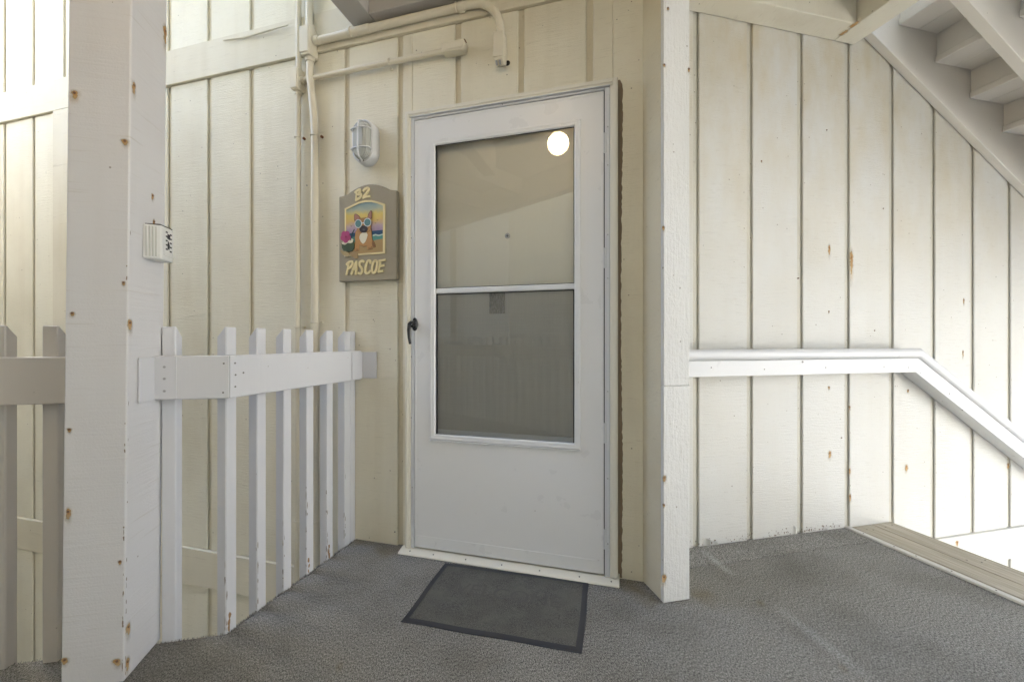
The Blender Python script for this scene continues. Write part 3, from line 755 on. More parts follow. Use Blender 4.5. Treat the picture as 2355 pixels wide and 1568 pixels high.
# ------------------------------------------------------------------ handrail on the stair wall
hr = thing('handrail', 'R', 2.0, M0, 0.83, 'white wooden handrail with rounded cap on the stair wall', 'handrail')
KR, KZ = 2.649, 0.961
SL = 0.612
h0, h1 = 1.037, 4.8
def rail_sweep(prof):
    """profile (m, dz) swept along the bent line"""
    ang = math.atan(SL); c, s_ = math.cos(ang), math.sin(ang)
    L = []
    # mitre direction at the kink
    for (r_, z_, nx, nz, sc) in ((h0, KZ, 0, 1, 1), (KR, KZ, math.sin(ang / 2), math.cos(ang / 2), 1 / math.cos(ang / 2)), (h1, KZ - SL * (h1 - KR), s_, c, 1)):
        L.append([(r_ + nx * q * sc, m_, z_ + nz * q * sc) for (m_, q) in prof])
    return L
cap = [(1.664, -0.0530), (1.653, -0.0480), (1.646, -0.0370), (1.644, -0.0240), (1.648, -0.0100), (1.658, -0.0020), (1.674, 0.0), (1.692, -0.0030), (1.700, -0.0120), (1.700, -0.0530)]
MB().loft(rail_sweep(cap)).build('rail_cap', M['white_R'], hr, smooth=True)
brd = [(1.661, -0.0535), (1.661, -0.128), (1.699, -0.128), (1.699, -0.0535)]
MB().loft(rail_sweep(brd)).build('rail_board', M['white_R'], hr, bevel=0.002)
led = [(1.6995, -0.060), (1.6995, -0.125), (1.7470, -0.125), (1.7470, -0.060)]
MB().loft(rail_sweep(led)).build('ledger_board', M['white_R'], hr, bevel=0.002)
for (x, y, rd) in ((1635, 845, .0032), (1757, 849, .0032), (1898, 845, .0032), (2032, 843, .0032), (2088, 845, .0032), (2115, 858, .003), (2182, 905, .004), (2213, 943, .0025), (2268, 980, .0025), (1845, 832, .0055)):
    a, z = pix_b('R', x, y, 1.661)
    MB().tube([(a, 1.664, z), (a, 1.6600, z)], rd, 10).build('nail', M['nail_grey'], hr)

# ------------------------------------------------------------------ storm door
DN = 1.753
dr_ = thing('storm_door', 'D', -0.53, 1.775, 0.0, 'white storm door with clear upper glass and dark screened lower glass', 'door')
# cream casing around
cz = 2.087
cs_ = thing('door_casing', 'D', -0.525, N0, 0.0, 'cream casing trim around the white storm door', 'door frame')
for nm, x0, x1, z0, z1 in (('side_casing', -1.016, -0.985, 0.022, cz - 0.0305), ('side_casing', -0.0655, -0.0345, 0.022, cz - 0.0305), ('head_casing', -1.016, -0.0345, cz - 0.030, cz)):
    MB().box(x0, x1, DN, N0 + 0.03, z0, z1).build(nm, M['trim_D'], cs_, bevel=0.003)
for nm, x0, x1, z0, z1 in (('side_bead', -1.0105, -0.996, 0.022, cz - 0.01), ('side_bead', -0.054, -0.0395, 0.022, cz - 0.01), ('head_bead', -0.9955, -0.0545, cz - 0.020, cz - 0.008)):
    MB().box(x0, x1, DN - 0.004, DN + 0.002, z0, z1).build(nm, M['trim_D'], cs_, bevel=0.002)
# sill
MB().prism([(DN - 0.030, 0.001), (DN + 0.12, 0.001), (DN + 0.12, 0.020), (DN + 0.010, 0.020), (DN - 0.026, 0.010), (DN - 0.030, 0.006)], 'x', -1.035, -0.028).build('sill', M['trim_D'], cs_, bevel=0.0015)
for u_ in (-0.98, -0.86, -0.70, -0.53, -0.36, -0.19, -0.06):
    MB().tube([(u_, DN - 0.012, 0.0125), (u_, DN - 0.012, 0.0165)], 0.003, 8).build('screw', M['nail_grey'], cs_)
# aluminium mounting frame
LU0, LU1, LZ0, LZ1 = -0.9665, -0.0905, 0.030, 2.040
fz = 2.054
for nm, x0, x1, z0, z1 in (('side_frame', -0.9845, LU0 - 0.0025, 0.0205, fz - 0.001), ('side_frame', LU1 + 0.0030, -0.0660, 0.0205, fz - 0.001)):
    MB().box(x0, x1, DN + 0.004, N0 + 0.03, z0, z1).build(nm, M['alu_frame'], dr_, bevel=0.002)
MB().box(LU0 - 0.002, LU1 + 0.0025, DN + 0.004, N0 + 0.03, LZ1 + 0.004, fz).build('head_frame', M['alu_frame'], dr_, bevel=0.002)
MB().prism([(-0.9845, fz + 0.0005), (-0.066, fz + 0.0005), (-0.066, fz + 0.003), (-0.9845, fz + 0.003)], 'y', DN - 0.006, DN + 0.02).build('drip_cap', M['alu_frame'], dr_)
for (x, y) in ((1155, 239), (946, 408), (946, 548), (944, 820), (945, 960), (948, 1120)):
    a, z = pix_b('D', x, y, DN + 0.004)
    if y < 300: z = fz - 0.004; 
    MB().tube([(max(a, -0.981), DN + 0.005, z), (max(a, -0.981), DN + 0.0015, z)], 0.0026, 8).build('screw', M['steel'], dr_)
for y in (292, 380, 540, 640, 900, 1100, 1250):
    z = pix_b('D', 1401, y, DN + 0.004)[1]
    MB().tube([(-0.0745, DN + 0.005, z), (-0.0745, DN + 0.001, z)], 0.0026, 8).build('screw', M['steel'], dr_)
# leaf: stiles and rails around the glass opening
LN0, LN1 = DN + 0.007, DN + 0.037
OU0, OU1, OZ0, OZ1 = -0.858, -0.2148, 0.562, 1.909
leaf = MB()
leaf.prism([(LU0, LZ0), (LU1, LZ0), (LU1, OZ0 - 0.012), (LU0, OZ0 - 0.012)], 'y', LN0, LN1)
leaf.prism([(LU0, OZ1 + 0.012), (LU1, OZ1 + 0.012), (LU1, LZ1), (LU0, LZ1)], 'y', LN0, LN1)
leaf.prism([(LU0, OZ0 - 0.0119), (OU0 - 0.012, OZ0 - 0.0119), (OU0 - 0.012, OZ1 + 0.0119), (LU0, OZ1 + 0.0119)], 'y', LN0, LN1)
leaf.prism([(OU1 + 0.012, OZ0 - 0.0119), (LU1, OZ0 - 0.0119), (LU1, OZ1 + 0.0119), (OU1 + 0.012, OZ1 + 0.0119)], 'y', LN0, LN1)
lf = leaf.build('leaf', M['alu'], dr_)
# edge bead round the leaf
bd = MB()
bd.box(LU0 + 0.001, LU0 + 0.011, LN0 - 0.0022, LN0, LZ0, LZ1 - 0.001); bd.box(LU1 - 0.011, LU1 - 0.001, LN0 - 0.0022, LN0, LZ0, LZ1 - 0.001)
bd.box(LU0 + 0.0112, LU1 - 0.0112, LN0 - 0.0022, LN0, LZ1 - 0.011, LZ1 - 0.001)
bd.build('edge_bead', M['alu'], dr_, bevel=0.0008)
# bottom sweep
MB().box(LU0 + 0.0115, LU1 - 0.0115, LN0 - 0.0024, LN0 - 0.0002, LZ0, LZ0 + 0.055).build('bottom_sweep', M['alu'], dr_, bevel=0.0008)
# moulding round the opening, stepped profile
def frame4(parent, nm, u0, u1, z0, z1, w, n0, n1, mat, bevel=0.002):
    """mitred frame as one mesh; (u0,u1,z0,z1) outer, width w, profile n0 (inner/outer edge) raised to n1"""
    prof = [(0.0, n0), (0.15 * w, n1), (0.42 * w, n1), (0.5 * w, n1 + 0.25 * (n0 - n1)), (0.58 * w, n1 + 0.1 * (n0 - n1)), (0.85 * w, n1 + 0.15 * (n0 - n1)), (w, n0), (w, n0 + 0.010), (0, n0 + 0.003)]
    loops = []
    for (su, sz) in ((0, 0), (1, 0), (1, 1), (0, 1)):
        L = []
        for (q, nn) in prof:
            L.append(((u0 + q) if su == 0 else (u1 - q), nn, (z0 + q) if sz == 0 else (z1 - q)))
        loops.append(L)
    b = MB(); rr = [[b.bm.verts.new(p) for p in L] for L in loops]; n = len(prof)
    for i in range(4):
        A, B = rr[i], rr[(i + 1) % 4]
        for k in range(n): b.bm.faces.new((A[k], A[(k + 1) % n], B[(k + 1) % n], B[k]))
    return b.build(nm, mat, parent)
MW = 0.034
frame4(dr_, 'glass_moulding', OU0 - MW + 0.006, OU1 + MW - 0.006, OZ0 - MW + 0.012, OZ1 + MW - 0.006, MW - 0.008, LN0 - 0.0005, LN0 - 0.007, M['alu'])
MB().box(OU0 - 0.028, OU1 + 0.028, LN0 - 0.009, LN0 - 0.0008, OZ0 - 0.026, OZ0 - 0.0225).build('lower_lip', M['alu'], dr_, bevel=0.0008)
# sash: upper pane, meeting rail, lower pane with screen
ZM0, ZM1 = 1.2205, 1.2445
def ring(nm, u0, u1, z0, z1, w, n0, n1, mat):
    b = MB(); b.box(u0, u1, n0, n1, z0, z0 + w); b.box(u0, u1, n0, n1, z1 - w, z1)
    b.box(u0, u0 + w, n0, n1, z0 + w + 0.0001, z1 - w - 0.0001); b.box(u1 - w, u1, n0, n1, z0 + w + 0.0001, z1 - w - 0.0001)
    return b.build(nm, mat, dr_)
ring('upper_gasket', OU0, OU1, ZM1 + 0.001, OZ1 + 0.003, 0.0022, LN0 + 0.004, LN0 + 0.009, M['gasket'])
ring('lower_gasket', OU0, OU1, OZ0, ZM0 - 0.001, 0.0042, LN0 + 0.008, LN0 + 0.013, M['gasket'])
MB().box(OU0 - 0.010, OU1 + 0.010, LN0 + 0.001, LN0 + 0.018, ZM0, ZM1).build('meeting_rail', M['alu'], dr_, bevel=0.002)
MB().box(OU0 + 0.002, OU1 - 0.002, LN0 - 0.001, LN0 + 0.001, ZM0 + 0.008, ZM0 + 0.0105).build('rail_lip', M['alu'], dr_)
def pane(nm, u0, u1, z0, z1, n, mat):
    base = off(dr_); me = bpy.data.meshes.new(nm)
    me.from_pydata([tuple(Vector(p) - base) for p in ((u0, n, z0), (u1, n, z0), (u1, n, z1), (u0, n, z1))], [], [(0, 1, 2, 3)])
    me.materials.append(mat); return link(bpy.data.objects.new(nm, me), dr_)
pane('upper_glass', OU0 + 0.001, OU1 - 0.001, ZM1 + 0.0005, OZ1 + 0.002, LN0 + 0.0075, M['glass'])
pane('lower_glass', OU0 + 0.001, OU1 - 0.001, OZ0 + 0.001, ZM0 - 0.0005, LN0 + 0.0115, M['glass_low'])
pane('insect_screen', OU0 + 0.001, OU1 - 0.001, OZ0 + 0.001, ZM0 - 0.0005, LN0 + 0.022, M['screen'])
s0 = pix_b('D', 1125, 722, LN0 + 0.011); s1 = pix_b('D', 1161, 673, LN0 + 0.011)
pane('window_sticker', s0[0], s1[0], s0[1], s1[1], LN0 + 0.0105, M['sticker'])
MB().box(OU0 + 0.004, OU1 - 0.004, LN0 + 0.014, LN0 + 0.020, OZ0 + 0.002, OZ0 + 0.024).build('screen_frame', M['alu_frame'], dr_, label='grey screen frame bar behind the lower glass')
# hinges
for y0 in (286, 550, 952, 1195):
    zt = pix_b('D', 1394, y0 + 20, LN0)[1]
    b = MB(); b.box(LU1 - 0.0005, LU1 + 0.0105, LN0 - 0.0045, LN0 + 0.002, zt - 0.085, zt)
    b.build('hinge', M['alu_frame'], dr_, bevel=0.0015)
    MB().tube([(LU1 + 0.001, LN0 - 0.0048, zt - 0.084), (LU1 + 0.001, LN0 - 0.0048, zt - 0.001)], 0.0022, 8).build('hinge_pin', M['alu_frame'], dr_)
MB().box(LU1 - 0.0004, LU1 + 0.0026, LN0 - 0.002, LN0 + 0.02, LZ0, LZ1).build('hinge_seal', M['gasket'], dr_)
# handle: oval rose and looped black pull
hu, hz = pix_b('D', 955, 745, LN0)
hd = MB()
ov = lambda n_, a_, c_: [(hu + math.cos(t) * a_, n_, hz - 0.002 + math.sin(t) * c_) for t in [2 * math.pi * i / 20 for i in range(20)]]
hd.loft([ov(LN0 - 0.0005, 0.0125, 0.031), ov(LN0 - 0.010, 0.0125, 0.031), ov(LN0 - 0.014, 0.009, 0.026)])
hroot = hd.build('handle_plate', M['black'], dr_, smooth=True)
lv = MB()
lv.tube([(hu, LN0 - 0.010, hz + 0.008), (hu - 0.001, LN0 - 0.040, hz + 0.006), (hu - 0.003, LN0 - 0.052, hz - 0.002), (hu - 0.004, LN0 - 0.056, hz - 0.030), (hu - 0.003, LN0 - 0.054, hz - 0.065), (hu - 0.001, LN0 - 0.048, hz - 0.094)],
        [0.0075, 0.0075, 0.0085, 0.0080, 0.0068, 0.0060], 12)
lv.build('lever', M['black'], dr_, smooth=True)
MB().tube([(hu + 0.003 * 0, LN0 - 0.014, hz - 0.012), (hu, LN0 - 0.036, hz - 0.012)], 0.006, 10).build('push_button', M['black'], dr_, smooth=True)

# inner entry door behind the storm door --------------------------------------
idr = thing('entry_door', 'D', -0.53, 1.87, 0.0, 'cream entry door with a peephole behind the storm door glass', 'door')
MB().box(-0.985, -0.07, 1.806, 1.880, 0.02, 2.05).build('door_slab', M['inner_door'], idr, bevel=0.002)
for nm, x0, x1, z0, z1 in (('jamb', -0.999, -0.986, 0.021, 2.068), ('jamb', -0.069, -0.056, 0.021, 2.068), ('head_jamb', -0.9855, -0.0695, 2.051, 2.068)):
    MB().box(x0, x1, 1.832, 1.91, z0, z1).build(nm, M['inner_door'], idr)
pu, pz = pix_b('D', 1167, 543, 1.806)
MB().tube([(pu, 1.8065, pz), (pu, 1.8025, pz)], 0.0125, 18).build('peephole', M['steel'], idr, smooth=True)
MB().tube([(pu, 1.8028, pz), (pu, 1.8012, pz)], 0.0055, 12).build('peephole_lens', M['gasket'], idr, smooth=True)
# a dark room side so no light leaks in behind the door
rm = MB(); rm.box(-1.15, 0.10, 1.93, 1.96, -0.1, 2.2); rm.build('door_backing', M['groove_D'], dw)

# ------------------------------------------------------------------ doormat
mc = Vector((-0.0389, 1.5894, 0)); ma = R(-13.6)
mt = bpy.data.objects.new('doormat', None); mt.location = mc; mt.rotation_euler = (0, 0, ma); link(mt)
tag(mt, 'worn dark grey doormat with a black rubber border in front of the storm door', 'doormat')
mt['_b'] = (0, 0, 0)
hw, hh, bw = 0.320, 0.200, 0.022
def wob(x, y): return 0.0022 * math.sin(x * 23 + 1) * math.cos(y * 17) + 0.002
b = MB()
outer, inner = [], []
def loop_pts(w, h, n=14):
    P = []
    for i in range(n): P.append((-w + 2 * w * i / n, -h))
    for i in range(n): P.append((w, -h + 2 * h * i / n))
    for i in range(n): P.append((w - 2 * w * i / n, h))
    for i in range(n): P.append((-w, h - 2 * h * i / n))
    return P
def jit(P, k): return [(x + k * math.sin(y * 19 + x * 7), y + k * math.sin(x * 21)) for (x, y) in P]
L0 = [(x, y, 0.0006) for (x, y) in jit(loop_pts(hw, hh), 0.0016)]
L1 = [(x, y, 0.0035) for (x, y) in jit(loop_pts(hw - 0.002, hh - 0.002), 0.0016)]
L2 = [(x, y, 0.0045) for (x, y) in jit(loop_pts(hw - bw, hh - bw), 0.0012)]
L3 = [(x, y, 0.0008) for (x, y) in jit(loop_pts(hw - bw, hh - bw), 0.0012)]
b.loft([L0, L1, L2, L3], False, False)
b.build('rubber_border', M['mat_rubber'], mt, smooth=True)
b = MB(); nx, ny = 40, 26; g = []
for j in range(ny + 1):
    row = []
    for i in range(nx + 1):
        x = -(hw - bw) + 2 * (hw - bw) * i / nx; y = -(hh - bw) + 2 * (hh - bw) * j / ny
        if i in (0, nx) or j in (0, ny):
            xx = x + 0.0012 * math.sin(y * 19 + x * 7); yy = y + 0.0012 * math.sin(x * 21); zz = 0.004
        else: xx, yy, zz = x, y, 0.0065 + 0.0009 * math.sin(x * 31) * math.sin(y * 27) + random.uniform(-.0002, .0002)
        row.append(b.bm.verts.new((xx, yy, zz)))
    g.append(row)
for j in range(ny):
    for i in range(nx): b.bm.faces.new((g[j][i], g[j][i + 1], g[j + 1][i + 1], g[j + 1][i]))
b.build('pile', M['mat_pile'], mt, smooth=True)
tm = text_mesh('welcome_lettering', 'WELCOME', 0.098, 0.0006, M['mat_text'])
to = link(bpy.data.objects.new('welcome_lettering', tm), mt); to.location = (-0.01, 0.03, 0.0068)

# ------------------------------------------------------------------ oval bulkhead light
bu, bz_ = pix_b('D', 849, 336, N0)
bl = thing('bulkhead_light', 'D', bu, N0, bz_, 'oval white bulkhead wall light with wire guard above the name plaque', 'wall light')
def stad(a, c, n, nn=28, du=0, dz=0):
    """stadium outline, half width a, half height c, at depth n"""
    P = []
    for i in range(nn):
        t = 2 * math.pi * i / nn; x, y = math.cos(t) * a, math.sin(t) * a
        P.append((bu + x + du, n, bz_ + y + (c - a if math.sin(t) > 0 else -(c - a)) + dz))
    return P
MB().loft([stad(.060, .106, N0 - .0005), stad(.061, .107, N0 - .030), stad(.058, .104, N0 - .042), stad(.054, .100, N0 - .046)]).build('housing', M['fixture'], bl, smooth=True)
MB().loft([stad(.049, .094, N0 - .0455), stad(.047, .092, N0 - .062), stad(.038, .083, N0 - .078), stad(.02, .062, N0 - .084)]).build('lens', M['lens'], bl, smooth=True)
# guard: rim and bars
def ringtube(loop, rad, nm):
    P = [Vector(p) for p in loop]; b = MB(); n = len(P); seg = 8; rr = []
    for i in range(n):
        d = (P[(i + 1) % n] - P[i - 1]).normalized(); n1 = Vector((0, 1, 0)); n2 = d.cross(n1)
        rr.append([b.bm.verts.new(P[i] + (n1 * math.cos(2 * math.pi * k / seg) + n2 * math.sin(2 * math.pi * k / seg)) * rad) for k in range(seg)])
    for i in range(n):
        for k in range(seg): b.bm.faces.new((rr[i][k], rr[i][(k + 1) % seg], rr[(i + 1) % n][(k + 1) % seg], rr[(i + 1) % n][k]))
    b.build(nm, M['fixture'], bl, smooth=True)
ringtube(stad(.053, .099, N0 - .052), .0055, 'guard_rim')
MB().tube([(bu, N0 - .052, bz_ - .099), (bu, N0 - .085, bz_ - .086), (bu, N0 - .094, bz_ - .05), (bu, N0 - .094, bz_ + .05), (bu, N0 - .085, bz_ + .086), (bu, N0 - .052, bz_ + .099)], .0036, 8).build('guard_bar', M['fixture'], bl, smooth=True)
for dz in (-.045, .050):
    MB().tube([(bu - .053, N0 - .052, bz_ + dz), (bu - .048, N0 - .078, bz_ + dz), (bu - .025, N0 - .090, bz_ + dz), (bu + .025, N0 - .090, bz_ + dz), (bu + .048, N0 - .078, bz_ + dz), (bu + .053, N0 - .052, bz_ + dz)], .0034, 8).build('guard_bar', M['fixture'], bl, smooth=True)
for du in (-.012, .008): MB().tube([(bu + du, N0 - .055, bz_ - .099), (bu + du, N0 - .060, bz_ - .099)], .003, 8).build('screw', M['nail_grey'], bl)

# ------------------------------------------------------------------ name plaque
SN = N0 - 0.028       # front face of the plaque
pl0, plz0 = -1.397, 1.297
pq = thing('name_plaque', 'D', -1.235, N0, plz0, 'taupe arched name plaque reading B2 and PASCOE with a painted dog on a beach', 'sign')
def sp_(x, y):
    """plaque picture coordinates (965 x 1568 crop) -> (u, z) on the plaque"""
    u = pl0 + (x - 50) / 850.0 * 0.328
    yb = 1500 - (x - 50) / 850.0 * 30; sc = 0.43 / (1250 + (x - 50) / 850.0 * 25)
    return (u, plz0 + (yb - y) * sc)
M['plaque'] = paint('taupe_plaque', 'D', (0.37, 0.325, 0.235), rough=0.7, grain=(150, 150, 150), strength=0.25, wear=0.2)
M['yellow'] = plain('pale_yellow_paint', (0.80, 0.68, 0.36), 0.55)
def poly_px(nm, px, h0, h1, mat, parent=None, bevel=0, smooth=False):
    return MB().prism([sp_(*p) for p in px], 'y', SN - h1, SN - h0).build(nm, mat, parent or pq, bevel=bevel, smooth=smooth)
arch = [(50, 250), (120, 240)]
for i in range(0, 13):
    t = i / 12; arch.append((180 + t * 620, 222 - 112 * math.sin(math.pi * t) ** 0.9 - t * 42))
arch += [(850, 188), (900, 195), (900, 1470), (50, 1500)]
MB().prism([sp_(*p) for p in arch], 'y', SN, N0 - 0.001).build('board', M['plaque'], pq, bevel=0.005, seg=3)
# picture panel: sky gradient printed, then sea and sand as paint layers
def sky_print():
    m, nt, b = new_mat('painted_beach_sky'); p = frame_pos(nt, 'D', False)
    s = nd(nt, 'ShaderNodeSeparateXYZ'); nt.links.new(p, s.inputs[0])
    n = noise(nt, p, 30, 4)
    zt, zb = sp_(450, 340)[1], sp_(450, 790)[1]
    mr = nd(nt, 'ShaderNodeMapRange'); mr.inputs[1].default_value = zb; mr.inputs[2].default_value = zt
    nt.links.new(s.outputs[2], mr.inputs[0])
    f = math_n(nt, 'ADD', mr.outputs[0], math_n(nt, 'MULTIPLY', math_n(nt, 'SUBTRACT', n, 0.5), 0.22), True)
    r_ = nd(nt, 'ShaderNodeValToRGB'); e = r_.color_ramp.elements
    e[0].position = 0.0; e[0].color = (0.36, 0.25, 0.36, 1); e[1].position = 1.0; e[1].color = (0.16, 0.28, 0.36, 1)
    for pos, c in ((0.22, (0.52, 0.38, 0.40, 1)), (0.38, (0.72, 0.50, 0.16, 1)), (0.58, (0.72, 0.56, 0.14, 1)), (0.76, (0.42, 0.46, 0.34, 1))):
        q = e.new(pos); q.color = c
    nt.links.new(f, r_.inputs[0]); nt.links.new(r_.outputs[0], b.inputs['Base Color']); b.inputs['Roughness'].default_value = 0.6
    return m
def flat(nm, c, r=0.6): return plain(nm, c, r)
pic = [(165, 452), (250, 415), (350, 372), (450, 350), (540, 352), (630, 378), (710, 412), (710, 1075), (165, 1105)]
panel = poly_px('picture', pic, -0.002, 0.0012, sky_print())
out = [(146, 432), (240, 392), (345, 346), (450, 322), (545, 325), (640, 352), (738, 388), (738, 1098), (146, 1128)]
b = MB()   # yellow border as mitred frame
I = [sp_(*p) for p in pic]; O = [sp_(*p) for p in out]
vi = [[b.bm.verts.new((q[0], SN - h, q[1])) for q in L] for (L, h) in ((O, 0.0), (O, 0.0045), (I, 0.0045), (I, 0.0))]
for A, B in zip(vi, vi[1:]):
    for k in range(len(A)): b.bm.faces.new((A[k], A[(k + 1) % len(A)], B[(k + 1) % len(A)], B[k]))
b.build('picture_border', M['yellow'], pq)
poly_px('sea', [(166, 800), (350, 785), (560, 768), (709, 757), (709, 905), (560, 925), (166, 945)], 0.0013, 0.0020, flat('painted_sea', (0.03, 0.085, 0.16)), panel)
poly_px('surf', [(240, 850), (300, 842), (560, 838), (620, 845), (709, 830), (709, 905), (560, 915), (240, 925)], 0.0021, 0.0025, flat('painted_surf', (0.10, 0.30, 0.24)), panel)
poly_px('foam', [(560, 826), (600, 815), (650, 828), (709, 812), (709, 832), (650, 846), (600, 838), (560, 846)], 0.0026, 0.0029, flat('painted_foam', (0.50, 0.62, 0.55)), panel)
poly_px('beach', [(166, 960), (300, 925), (580, 905), (709, 885), (709, 1073), (166, 1103)], 0.0030, 0.0034, flat('painted_sand', (0.42, 0.28, 0.11)), panel)
for (x, y) in ((240, 690), (595, 655), (628, 612)):
    poly_px('gull', [(x - 14, y - 10), (x, y + 2), (x + 14, y - 8), (x + 1, y + 8)], 0.0013, 0.0018, M['ink'], panel)
# dog
FUR, DARK, INNER = flat('painted_fur', (0.50, 0.26, 0.085)), flat('painted_outline', (0.05, 0.03, 0.02)), flat('painted_ear_pink', (0.42, 0.20, 0.13))
WHITEP = flat('painted_white', (0.80, 0.74, 0.55)); FRAMEW = flat('painted_glasses_frame', (0.78, 0.80, 0.78))
dog = [(312, 780), (335, 745), (345, 720), (372, 760), (420, 788), (480, 785), (530, 765), (545, 735), (552, 860), (560, 900), (596, 960), (604, 1000), (570, 1012), (548, 985), (556, 1030), (490, 1038), (476, 985), (430, 992), (368, 968), (364, 1050), (300, 1058), (296, 1010), (312, 930), (302, 860)]
def ctr(P): return (sum(p[0] for p in P) / len(P), sum(p[1] for p in P) / len(P))
def grow(P, k):
    c = ctr(P); o_ = []
    for (x, y) in P:
        d = math.hypot(x - c[0], y - c[1]) or 1; o_.append((x + (x - c[0]) / d * k, y + (y - c[1]) / d * k))
    return o_
def ell(cx, cy, a, c, n=22, rot=0): return [(cx + math.cos(t) * a * math.cos(rot) - math.sin(t) * c * math.sin(rot), cy + math.cos(t) * a * math.sin(rot) + math.sin(t) * c * math.cos(rot)) for t in [2 * math.pi * i / n for i in range(n)]]
dgo = poly_px('dog', grow(dog, 4), 0.0035, 0.0045, DARK, panel)
poly_px('dog_body', dog, 0.0046, 0.0052, FUR, panel)
poly_px('dog_hind_leg', [(556, 905), (592, 962), (600, 998), (570, 1006), (552, 960)], 0.0053, 0.0056, flat('painted_dark_fur', (0.26, 0.13, 0.05)), panel)
for P in ([(292, 600), (290, 545), (300, 515), (330, 520), (366, 548), (388, 585), (372, 610), (330, 625), (300, 622)], [(486, 590), (500, 525), (530, 480), (545, 476), (555, 500), (553, 590), (520, 600)]):
    poly_px('dog_ear', P, 0.0046, 0.0054, DARK, panel)
    poly_px('dog_ear_inside', grow(P, -7), 0.0055, 0.0059, INNER, panel)
head = [(318, 640), (345, 605), (390, 588), (470, 580), (520, 592), (548, 640), (540, 730), (520, 770), (470, 788), (400, 790), (355, 765), (335, 720)]
poly_px('dog_head_outline', grow(head, 4), 0.0060, 0.0064, DARK, panel)
poly_px('dog_head', head, 0.0065, 0.0070, FUR, panel)
poly_px('dog_muzzle', ell(435, 742, 62, 52), 0.0071, 0.0075, flat('painted_muzzle', (0.045, 0.033, 0.028)), panel)
poly_px('dog_nose', ell(440, 752, 20, 14), 0.0076, 0.0082, flat('painted_nose', (0.11, 0.10, 0.10)), panel)
poly_px('dog_chest', [(385, 812), (410, 795), (450, 785), (478, 790), (492, 830), (478, 880), (455, 930), (425, 956), (395, 930), (372, 880), (370, 850)], 0.0053, 0.0058, WHITEP, panel)
for (cx, cy, a, c) in ((360, 664, 53, 64), (496, 648, 55, 62)):
    poly_px('sunglasses_rim', ell(cx, cy, a, c), 0.0083, 0.0094, FRAMEW, panel)
    poly_px('sunglasses_lens', ell(cx, cy, a - 10, c - 11), 0.0095, 0.0099, flat('painted_lens', (0.10, 0.22, 0.21)), panel)
poly_px('sunglasses_bridge', [(408, 652), (446, 650), (446, 662), (408, 664)], 0.0083, 0.0096, FRAMEW, panel)
for (x, y) in ((318, 1020), (332, 1026), (345, 1024), (508, 1008), (522, 1014), (536, 1010)):
    poly_px('paw_line', [(x, y), (x + 5, y), (x + 4, y + 26), (x + 1, y + 26)], 0.0053, 0.0056, DARK, panel)
# coconut and flower spill over the border
poly_px('coconut', [(104, 935), (130, 920), (290, 905), (298, 960), (292, 1020), (262, 1060), (200, 1066), (140, 1052), (114, 1010)], 0.0046, 0.0080, flat('painted_coconut', (0.055, 0.085, 0.03)))
poly_px('coconut_flesh', [(108, 935), (150, 905), (230, 890), (260, 872), (286, 890), (278, 930), (240, 945), (205, 935), (160, 965), (122, 955)], 0.0081, 0.0088, WHITEP)
poly_px('straw', [(262, 800), (296, 738), (306, 744), (276, 808), (250, 905), (238, 902)], 0.0081, 0.0090, flat('painted_straw', (0.03, 0.06, 0.07)))
PINK = flat('painted_hibiscus', (0.42, 0.055, 0.17))
for i in range(5):
    t = 2 * math.pi * i / 5 + 0.3
    poly_px('petal', ell(172 + 38 * math.cos(t), 848 + 46 * math.sin(t), 40, 44), 0.0089 + i * 0.0003, 0.0096 + i * 0.0004, PINK)
poly_px('flower_heart', ell(180, 850, 12, 15), 0.0116, 0.0125, flat('painted_flower_heart', (0.25, 0.02, 0.07)))
SANDP = flat('painted_starfish', (0.48, 0.36, 0.17))
poly_px('starfish', [(85, 1030), (140, 1062), (200, 1072), (230, 1110), (205, 1135), (150, 1132), (118, 1100), (95, 1070)], 0.0046, 0.0070, SANDP)
poly_px('seashell', [(225, 1090), (255, 1060), (300, 1058), (345, 1090), (350, 1160), (310, 1166), (262, 1132)], 0.0046, 0.0072, flat('painted_shell', (0.40, 0.27, 0.12)))
for (x, y) in ((155, 1130), (226, 1122)): poly_px('pearl', ell(x, y, 8, 8, 10), 0.0071, 0.0085, WHITEP)
# brush lettering
def ribbon(pts, w, h, nm):
    P = [Vector((*sp_(*p), 0)) for p in pts]; n = len(P); ww = w * 0.328 / 850
    L, Rr = [], []
    for i in range(n):
        d = (P[min(i + 1, n - 1)] - P[max(i - 1, 0)]).normalized(); nn = Vector((-d.y, d.x, 0))
        k = ww / 2 * (0.82 if i in (0, n - 1) else 1.0)
        ext = d * ww * 0.25 * (-1 if i == 0 else (1 if i == n - 1 else 0))
        L.append(P[i] + ext + nn * k); Rr.append(P[i] + ext - nn * k)
    b = MB(); V = []
    for i in range(n): V.append([b.bm.verts.new((q.x, SN - hh_, q.y)) for (q, hh_) in ((L[i], 0), (L[i], h), (Rr[i], h), (Rr[i], 0))])
    for A, B in zip(V, V[1:]):
        for k in range(4): b.bm.faces.new((A[k], A[(k + 1) % 4], B[(k + 1) % 4], B[k]))
    b.bm.faces.new(V[0]); b.bm.faces.new(V[-1][::-1])
    return b
def curve(pts, n=5):
    """Catmull-Rom through the points"""
    o_ = []
    P = [pts[0]] + list(pts) + [pts[-1]]
    for i in range(1, len(P) - 2):
        for k in range(n):
            t = k / n
            o_.append(tuple(0.5 * ((2 * P[i][j]) + (-P[i - 1][j] + P[i + 1][j]) * t + (2 * P[i - 1][j] - 5 * P[i][j] + 4 * P[i + 1][j] - P[i + 2][j]) * t * t + (-P[i - 1][j] + 3 * P[i][j] - 3 * P[i + 1][j] + P[i + 2][j]) * t ** 3) for j in (0, 1)))
    o_.append(pts[-1]); return o_
